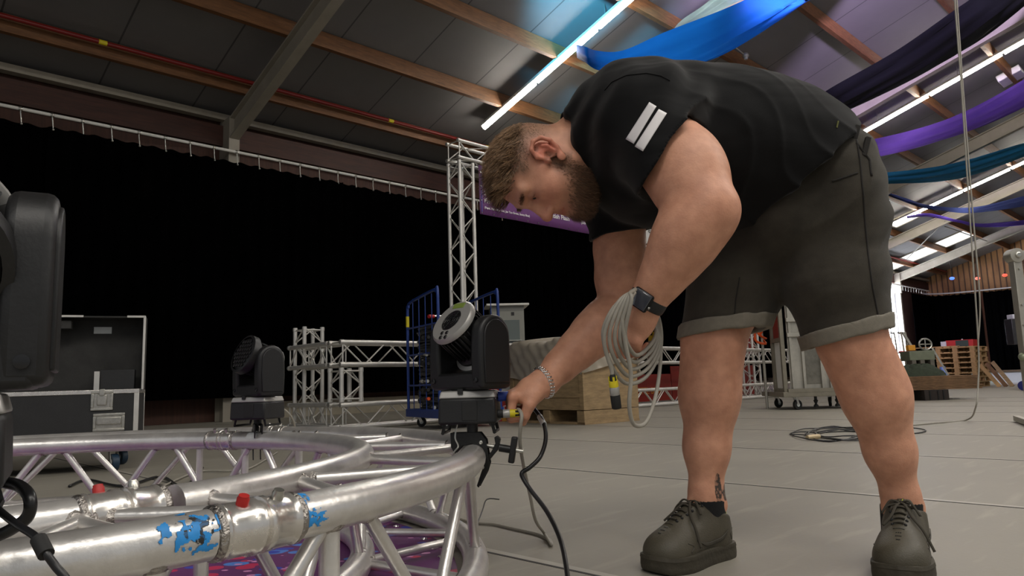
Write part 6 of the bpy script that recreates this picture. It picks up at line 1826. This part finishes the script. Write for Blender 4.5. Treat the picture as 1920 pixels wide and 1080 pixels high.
        for L_ in ([(.62, .078), (.56, .050), (.58, .037)], [(.10, .10), (.16, .075), (.13, .045)], [(.74, .074), (.68, .058), (.72, .040)]):
            P = [on(x, s * .09, z, .0003) for x, z in L_]; o = MB().tube(spline(P, 5), .0013, 6).build('stitch_line', M['shoe_dark'], shoe, smooth=180); o.matrix_parent_inverse = inv
    P = [on(.745, y, .2, .0006) for y in np.linspace(-.034, .034, 9)]; o = MB().tube(P, .0016, 6).build('toe_seam', M['shoe_dark'], shoe, smooth=180); o.matrix_parent_inverse = inv
    for x, ys in ((.79, (-.014, 0, .014)), (.83, (-.018, -.006, .006, .018)), (.87, (-.012, 0, .012))):
        for y in ys: o = MB().ball(on(x, y, .2, .0), .0016, 8, 5).build('vent_hole', M['rubber'], shoe); o.matrix_parent_inverse = inv
    # tongue label and heel tab
    G = [[on(.385 + .040 * i / 4, -.014 + .028 * j / 4, .25, .0012) for j in range(5)] for i in range(5)]
    o = MB().grid(G).build('tongue_label', M['shoe_dark'], shoe, smooth=180, solid=.001); o.matrix_parent_inverse = inv
    A = [(-.011, .05), (-.004, .62), (.002, .40), (.011, .92)]
    G = [[on(.388 + .034 * (1 - v) - .0, y, .25, .0026) for v in (max(0, c - .22), c)] for y, c in A]
    o = MB().grid(G).build('tongue_mark', M['lime'], shoe, smooth=180, solid=.001); o.matrix_parent_inverse = inv; o['label'] = 'lime yellow tongue mark'
    o = MB().box(Vector(SP(.014, 0, .112)), (.006, .014, .046), Matrix(np.array(R).tolist())).build('heel_tab', M['lime'], shoe, bevel=.002); o.matrix_parent_inverse = inv; o['label'] = 'lime yellow heel loop'
    # sock
    K = Sculpt(.003); up = nrm(ank - SP(.21, 0, .08))
    K.cap(ank + W(0, .010, -.085), ank + W(0, -.002, .03), .0450, .0465, .01, clip=[(ank - W(0, 0, .010), nrm([0, .12, 1]))])
    sculpt_obj('sock', K.mesh(B=16), M['sock'], man)
make_shoe((.514, 1.864, 0), (.291, 1.690, 0), Ran + W(0, 0, -.0), 1, 'olive grey shoe pointing left')
make_shoe((.935, 1.800, 0), (.773, 1.540, 0), Lan + W(0, 0, -.0), 1, 'olive grey shoe pointing at the camera')

# ------------------------------------------------------------------ bracelet and watch
def link_ring(c, ax, r, n, name):
    R = np.array(rot_to(Vector(ax))); root = None
    bs = MB()
    for k in range(n):
        a = 2 * PI * k / n; ctr = np.array(c) + R @ np.array([r * math.cos(a), r * math.sin(a), 0])
        t = R @ np.array([-math.sin(a), math.cos(a), 0]); o_ = R @ np.array([math.cos(a), math.sin(a), 0]); z_ = R @ np.array([0, 0, 1.])
        tw = .75; u = t * math.cos(tw) + z_ * math.sin(tw); w = -t * math.sin(tw) + z_ * math.cos(tw)
        pts = [Vector(ctr + u * .0074 * math.cos(q) + w * .0045 * math.sin(q) + o_ * .0016 * math.cos(2 * q + 1)) for q in np.linspace(0, 2 * PI, 13)[:-1]]
        bs.tube(pts, .0018, 6, closed=True)
    o = bs.build(name, M['chrome'], man, smooth=180, world=True); o['label'] = 'silver curb chain bracelet'
link_ring(Rwr + fd * .002, fd + W(-.15, 0, .30), .0375, 28, 'bracelet')
wax = nrm(ld); wn = LH['n']; wn = nrm(wn - wax * (wn @ wax)); wn = nrm(wn + np.cross(wax, wn) * -.10); wc = Lwr - ld * .004
def wring(r0, r1, w, name, m, par): 
    o = ring_(wc, wax, r0, r1, w, name, m, par); return o
wb_ = ring_(wc, wax, .0365, .0405, .026, 'wristwatch', mat('black_rubber_strap', (.010, .010, .011, 1), .55, bump=.2, bscale=400), man); wb_['label'] = 'black smart watch on left wrist'
ws = np.cross(wn, wax); Rw = Matrix(np.stack([wax, ws, wn], 1).tolist())
inv = Matrix()
o = MB().box(Vector(wc + wn * .0415), (.039, .044, .011), Rw).build('watch_case', mat('dark_steel_case', srgb(40, 40, 42), .25, .8), wb_, bevel=.0045, segs=4); o.matrix_parent_inverse = inv
o = MB().box(Vector(wc + wn * .0472), (.033, .038, .002), Rw).build('watch_glass', mat('watch_glass', srgb(62, 66, 76), .06, 0, spec=.9, coat=1.0), wb_, bevel=.003); o.matrix_parent_inverse = inv
o = MB().lathe([(.003, 0), (.0034, .003)], 12, rot_to(Vector(ws)), Vector(wc + wn * .0415 + ws * .022 + wax * .006)).build('crown', M['zinc'], wb_); o.matrix_parent_inverse = inv
# ================================================================== cables held by the man and plugged into the lamp
def xlr(par, p, d, s=1.0, body=None, ring=M['yellow'], world=True):
    """cable connector: boot, slotted coloured ring, grey barrel, black sleeve; p = cable end, d = direction away from the cable"""
    p, d = Vector(p), Vector(d).normalized(); R = rot_to(d)
    MB().lathe([(.0036 * s, 0), (.0058 * s, .004 * s), (.0070 * s, .016 * s), (.0074 * s, .018 * s)], 18, R, p).build('connector_boot', M['rubber'], par, world=world)
    mb = MB(); mb.lathe([(.0084 * s, .014 * s), (.0094 * s, .018 * s), (.0094 * s, .026 * s), (.0086 * s, .027 * s)], 20, R, p)
    rg = mb.build('colour_ring', ring, par, world=world)
    for k in range(3):
        a = 2 * PI * k / 3; e = R @ Vector((math.cos(a), math.sin(a), 0))
        MB().box(p + d * .0125 * s + e * .0078 * s, (.004 * s, .0022 * s, .014 * s), R @ Matrix.Rotation(a + PI / 2, 3, 'Z')).build('ring_finger', ring, par, world=world)
    MB().lathe([(.0090 * s, .0265 * s), (.0098 * s, .028 * s), (.0098 * s, .042 * s), (.0092 * s, .043 * s)], 20, R, p).build('barrel', M['silver_paint'], par, world=world)
    MB().lathe([(.0094 * s, .042 * s), (.0100 * s, .044 * s), (.0098 * s, .068 * s), (.0090 * s, .070 * s), (.0082 * s, .069 * s), (.0080 * s, .058 * s)], 20, R, p).build('sleeve', M['rubber'], par, world=world)

# coil of grey cable hung over his left hand
c0 = a_(1180, 548, 1.43)
coil = thing('cable_coil', 'coil of grey cable with two yellow-ringed connectors hanging from the man\'s left hand', 'cable', c0)
P = []
for i in range(5):
    k = i
    L_ = [(1187 - 1.5 * k, 547 + .8 * k, 1.418 - .004 * k), (1160 + 6 * k, 566 - k, 1.398 - .004 * k), (1134 + 9.5 * k, 622, 1.405), (1140 + 10 * k, 672 - 5 * k, 1.43), (1172 + 6 * k, 718 - 13 * k, 1.475),
          (1212 + 2 * k, 706 - 15 * k, 1.52), (1238 - 2 * k, 655 - 8 * k, 1.56), (1236 - 3 * k, 600, 1.565), (1214 - 2 * k, 556, 1.545), (1199 - 2 * k, 541 + k, 1.475)]
    P += [a_(*q) for q in L_]
P_tail = [a_(1130, 560, 1.42), a_(1132, 640, 1.42), a_(1144, 676, 1.43), a_(1148, 700, 1.435)]
MB().tube(spline(P, 6), .0042, 8).build('cable', M['grey_cable'], coil, world=True, smooth=180)
MB().tube(spline([a_(1186, 549, 1.42), a_(1152, 575, 1.40), a_(1131, 620, 1.41), a_(1138, 665, 1.425), a_(1146, 690, 1.435), a_(1148, 702, 1.437)], 8), .0042, 8).build('cable_end', M['grey_cable'], coil, world=True, smooth=180)
xlr(coil, a_(1148, 701, 1.437), Vector(a_(1156, 762, 1.45)) - Vector(a_(1148, 701, 1.437)), 1.0)
MB().tube(spline([a_(1190, 548, 1.42), a_(1168, 590, 1.395), a_(1172, 640, 1.41), a_(1183, 700, 1.43), a_(1180, 760, 1.44), a_(1189, 796, 1.46), a_(1212, 790, 1.49), a_(1231, 735, 1.53), a_(1239, 660, 1.56), a_(1234, 600, 1.567), a_(1212, 553, 1.545)], 8), .0042, 8).build('long_loop', M['grey_cable'], coil, world=True, smooth=180)
MB().tube(spline([a_(1210, 556, 1.545), a_(1222, 585, 1.57), a_(1224, 618, 1.575)], 8), .0042, 8).build('cable_end', M['grey_cable'], coil, world=True, smooth=180)
xlr(coil, a_(1224, 618, 1.575), Vector(a_(1222, 690, 1.575)) - Vector(a_(1224, 618, 1.575)), .95)

# grey signal cable in his right fist
G0 = Vector(CL) + Vector((.070, -.02, .020))
grip = Vector(np.mean([f[2] for f in RH['fingers']], 0)) * .5 + Vector(np.mean([f[0] for f in RH['fingers']], 0)) * .5
sc_ = thing('signal_cable', 'grey cable running from the lamp through the man\'s right fist and down to the floor', 'cable', G0)
xlr(sc_, G0 + Vector((.050, -.004, .0)), Vector((-1, .0, .0)), 1.0)
ind = [Vector(q) for q in RH['fingers'][0]]
hole = (ind[0] + ind[1] + ind[2] + ind[3]) / 4 
pts = [G0 + Vector((.050, -.004, 0)), hole - Vector(RH['r']) * .01, hole + Vector(RH['r']) * .034, hole + Vector(RH['r']) * .050 + Vector((.002, 0, -.012)), Vector(a_(976, 800, 1.68)), Vector(a_(975, 830, 1.70)), Vector(a_(981, 870, 1.75)), Vector(a_(994, 930, 1.82)), Vector(a_(1004, 975, 1.88)),
       onz(1020, 1012) + Vector((0, 0, .02)), onz(1034, 1027) + Vector((0, 0, .008)), onz(1030, 1016) + Vector((0, 0, .006)), onz(1008, 1005) + Vector((0, 0, .005)), onz(960, 994) + Vector((0, 0, .005)), onz(925, 986) + Vector((0, 0, .005)), onz(890, 983) + Vector((0, 0, .005)), onz(850, 972) + Vector((0, 0, .006))]
MB().tube(spline(pts, 8), .0042, 10).build('cable', M['grey_cable'], sc_, world=True, smooth=180)
# black power cable with blue plug
pc_ = thing('power_cable', 'black power cable with blue plug curling down from the lamp past the man\'s fist', 'cable', G0 + Vector((0, .03, .025)))
b0 = G0 + Vector((-.004, .022, .040)); 
mb = MB(); mb.lathe([(.0125, 0), (.0125, .012), (.0115, .014), (.0115, .040), (.009, .044)], 18, rot_to((1, .05, .0)), b0); mb.build('blue_plug', mat('blue_plug', srgb(40, 70, 168), .45), pc_, world=True)
pts = [b0 + Vector((.044, .002, 0)), Vector(a_(985, 752, 1.84)), Vector(a_(1006, 772, 1.82)), Vector(a_(1020, 795, 1.78)), Vector(a_(1023, 825, 1.75)), Vector(a_(1013, 856, 1.72)), Vector(a_(994, 876, 1.71)), Vector(a_(979, 886, 1.71)), Vector(a_(981, 897, 1.70)),
       Vector(a_(996, 920, 1.68)), Vector(a_(1026, 960, 1.64)), Vector(a_(1050, 1010, 1.58)), Vector(a_(1062, 1065, 1.50)), Vector(a_(1066, 1120, 1.43)), onz(1060, 1190) + Vector((0, 0, .01)), onz(1000, 1240) + Vector((0, 0, .01))]
MB().tube(spline(pts, 8), .0052, 10).build('cable', M['black_cable'], pc_, world=True, smooth=180)
q0, q1 = Vector(a_(1012, 781, 1.808)), Vector(a_(1020, 796, 1.78))
MB().rod(q0, q1, .0072, 14).build('cable_label', M['label_white'], pc_, world=True, label='white tape label on the black cable')
# black cables of the nearest lamp
for k, (lab, pts, r) in enumerate((('black cable looping from the base of the nearest lamp over the truss', ((10, 905, .70), (38, 912, .68), (56, 935, .66), (52, 968, .66), (22, 992, .66), (-14, 1010, .66), (-60, 1040, .66)), .0055),
                      ('thin black cable hanging across the near truss tube at bottom left', ((-20, 940, .66), (4, 962, .64), (34, 985, .62), (66, 1006, .61), (84, 1034, .60), (104, 1062, .60), (128, 1092, .60), (150, 1150, .60)), .0032))):
    o = thing('lamp_cable', lab, 'cable', a_(*pts[0]))
    MB().tube(spline([a_(*p) for p in pts], 8), r, 10).build('cable', M['black_cable'], o, world=True, smooth=180)
    if k: MB().rod(a_(72, 1010, .608), a_(87, 1040, .600), .0062, 12).build('sleeve', M['rubber'], o, world=True)
# cables of the far lamp
o = thing('lamp_cable', 'grey cable looping down from the right side of the far moving head', 'cable', a_(519, 768, 2.74))
MB().tube(spline([a_(519, 768, 2.74), a_(532, 768, 2.8), a_(546, 782, 2.86), a_(553, 802, 2.9), a_(556, 830, 2.95)], 8), .0045, 8).build('cable', M['grey_cable'], o, world=True, smooth=180)
o = thing('cable_tie', 'thin black wire end sticking up off the floor right of the truss ring', 'wire', onz(892, 992))
MB().tube(spline([onz(892, 992) + Vector((0, 0, .004)), onz(905, 975) + Vector((0, 0, .03)), onz(914, 968) + Vector((0, 0, .055)), onz(937, 965) + Vector((0, 0, .05))], 4), .0022, 6).build('wire', M['black_cable'], o, world=True, smooth=180)
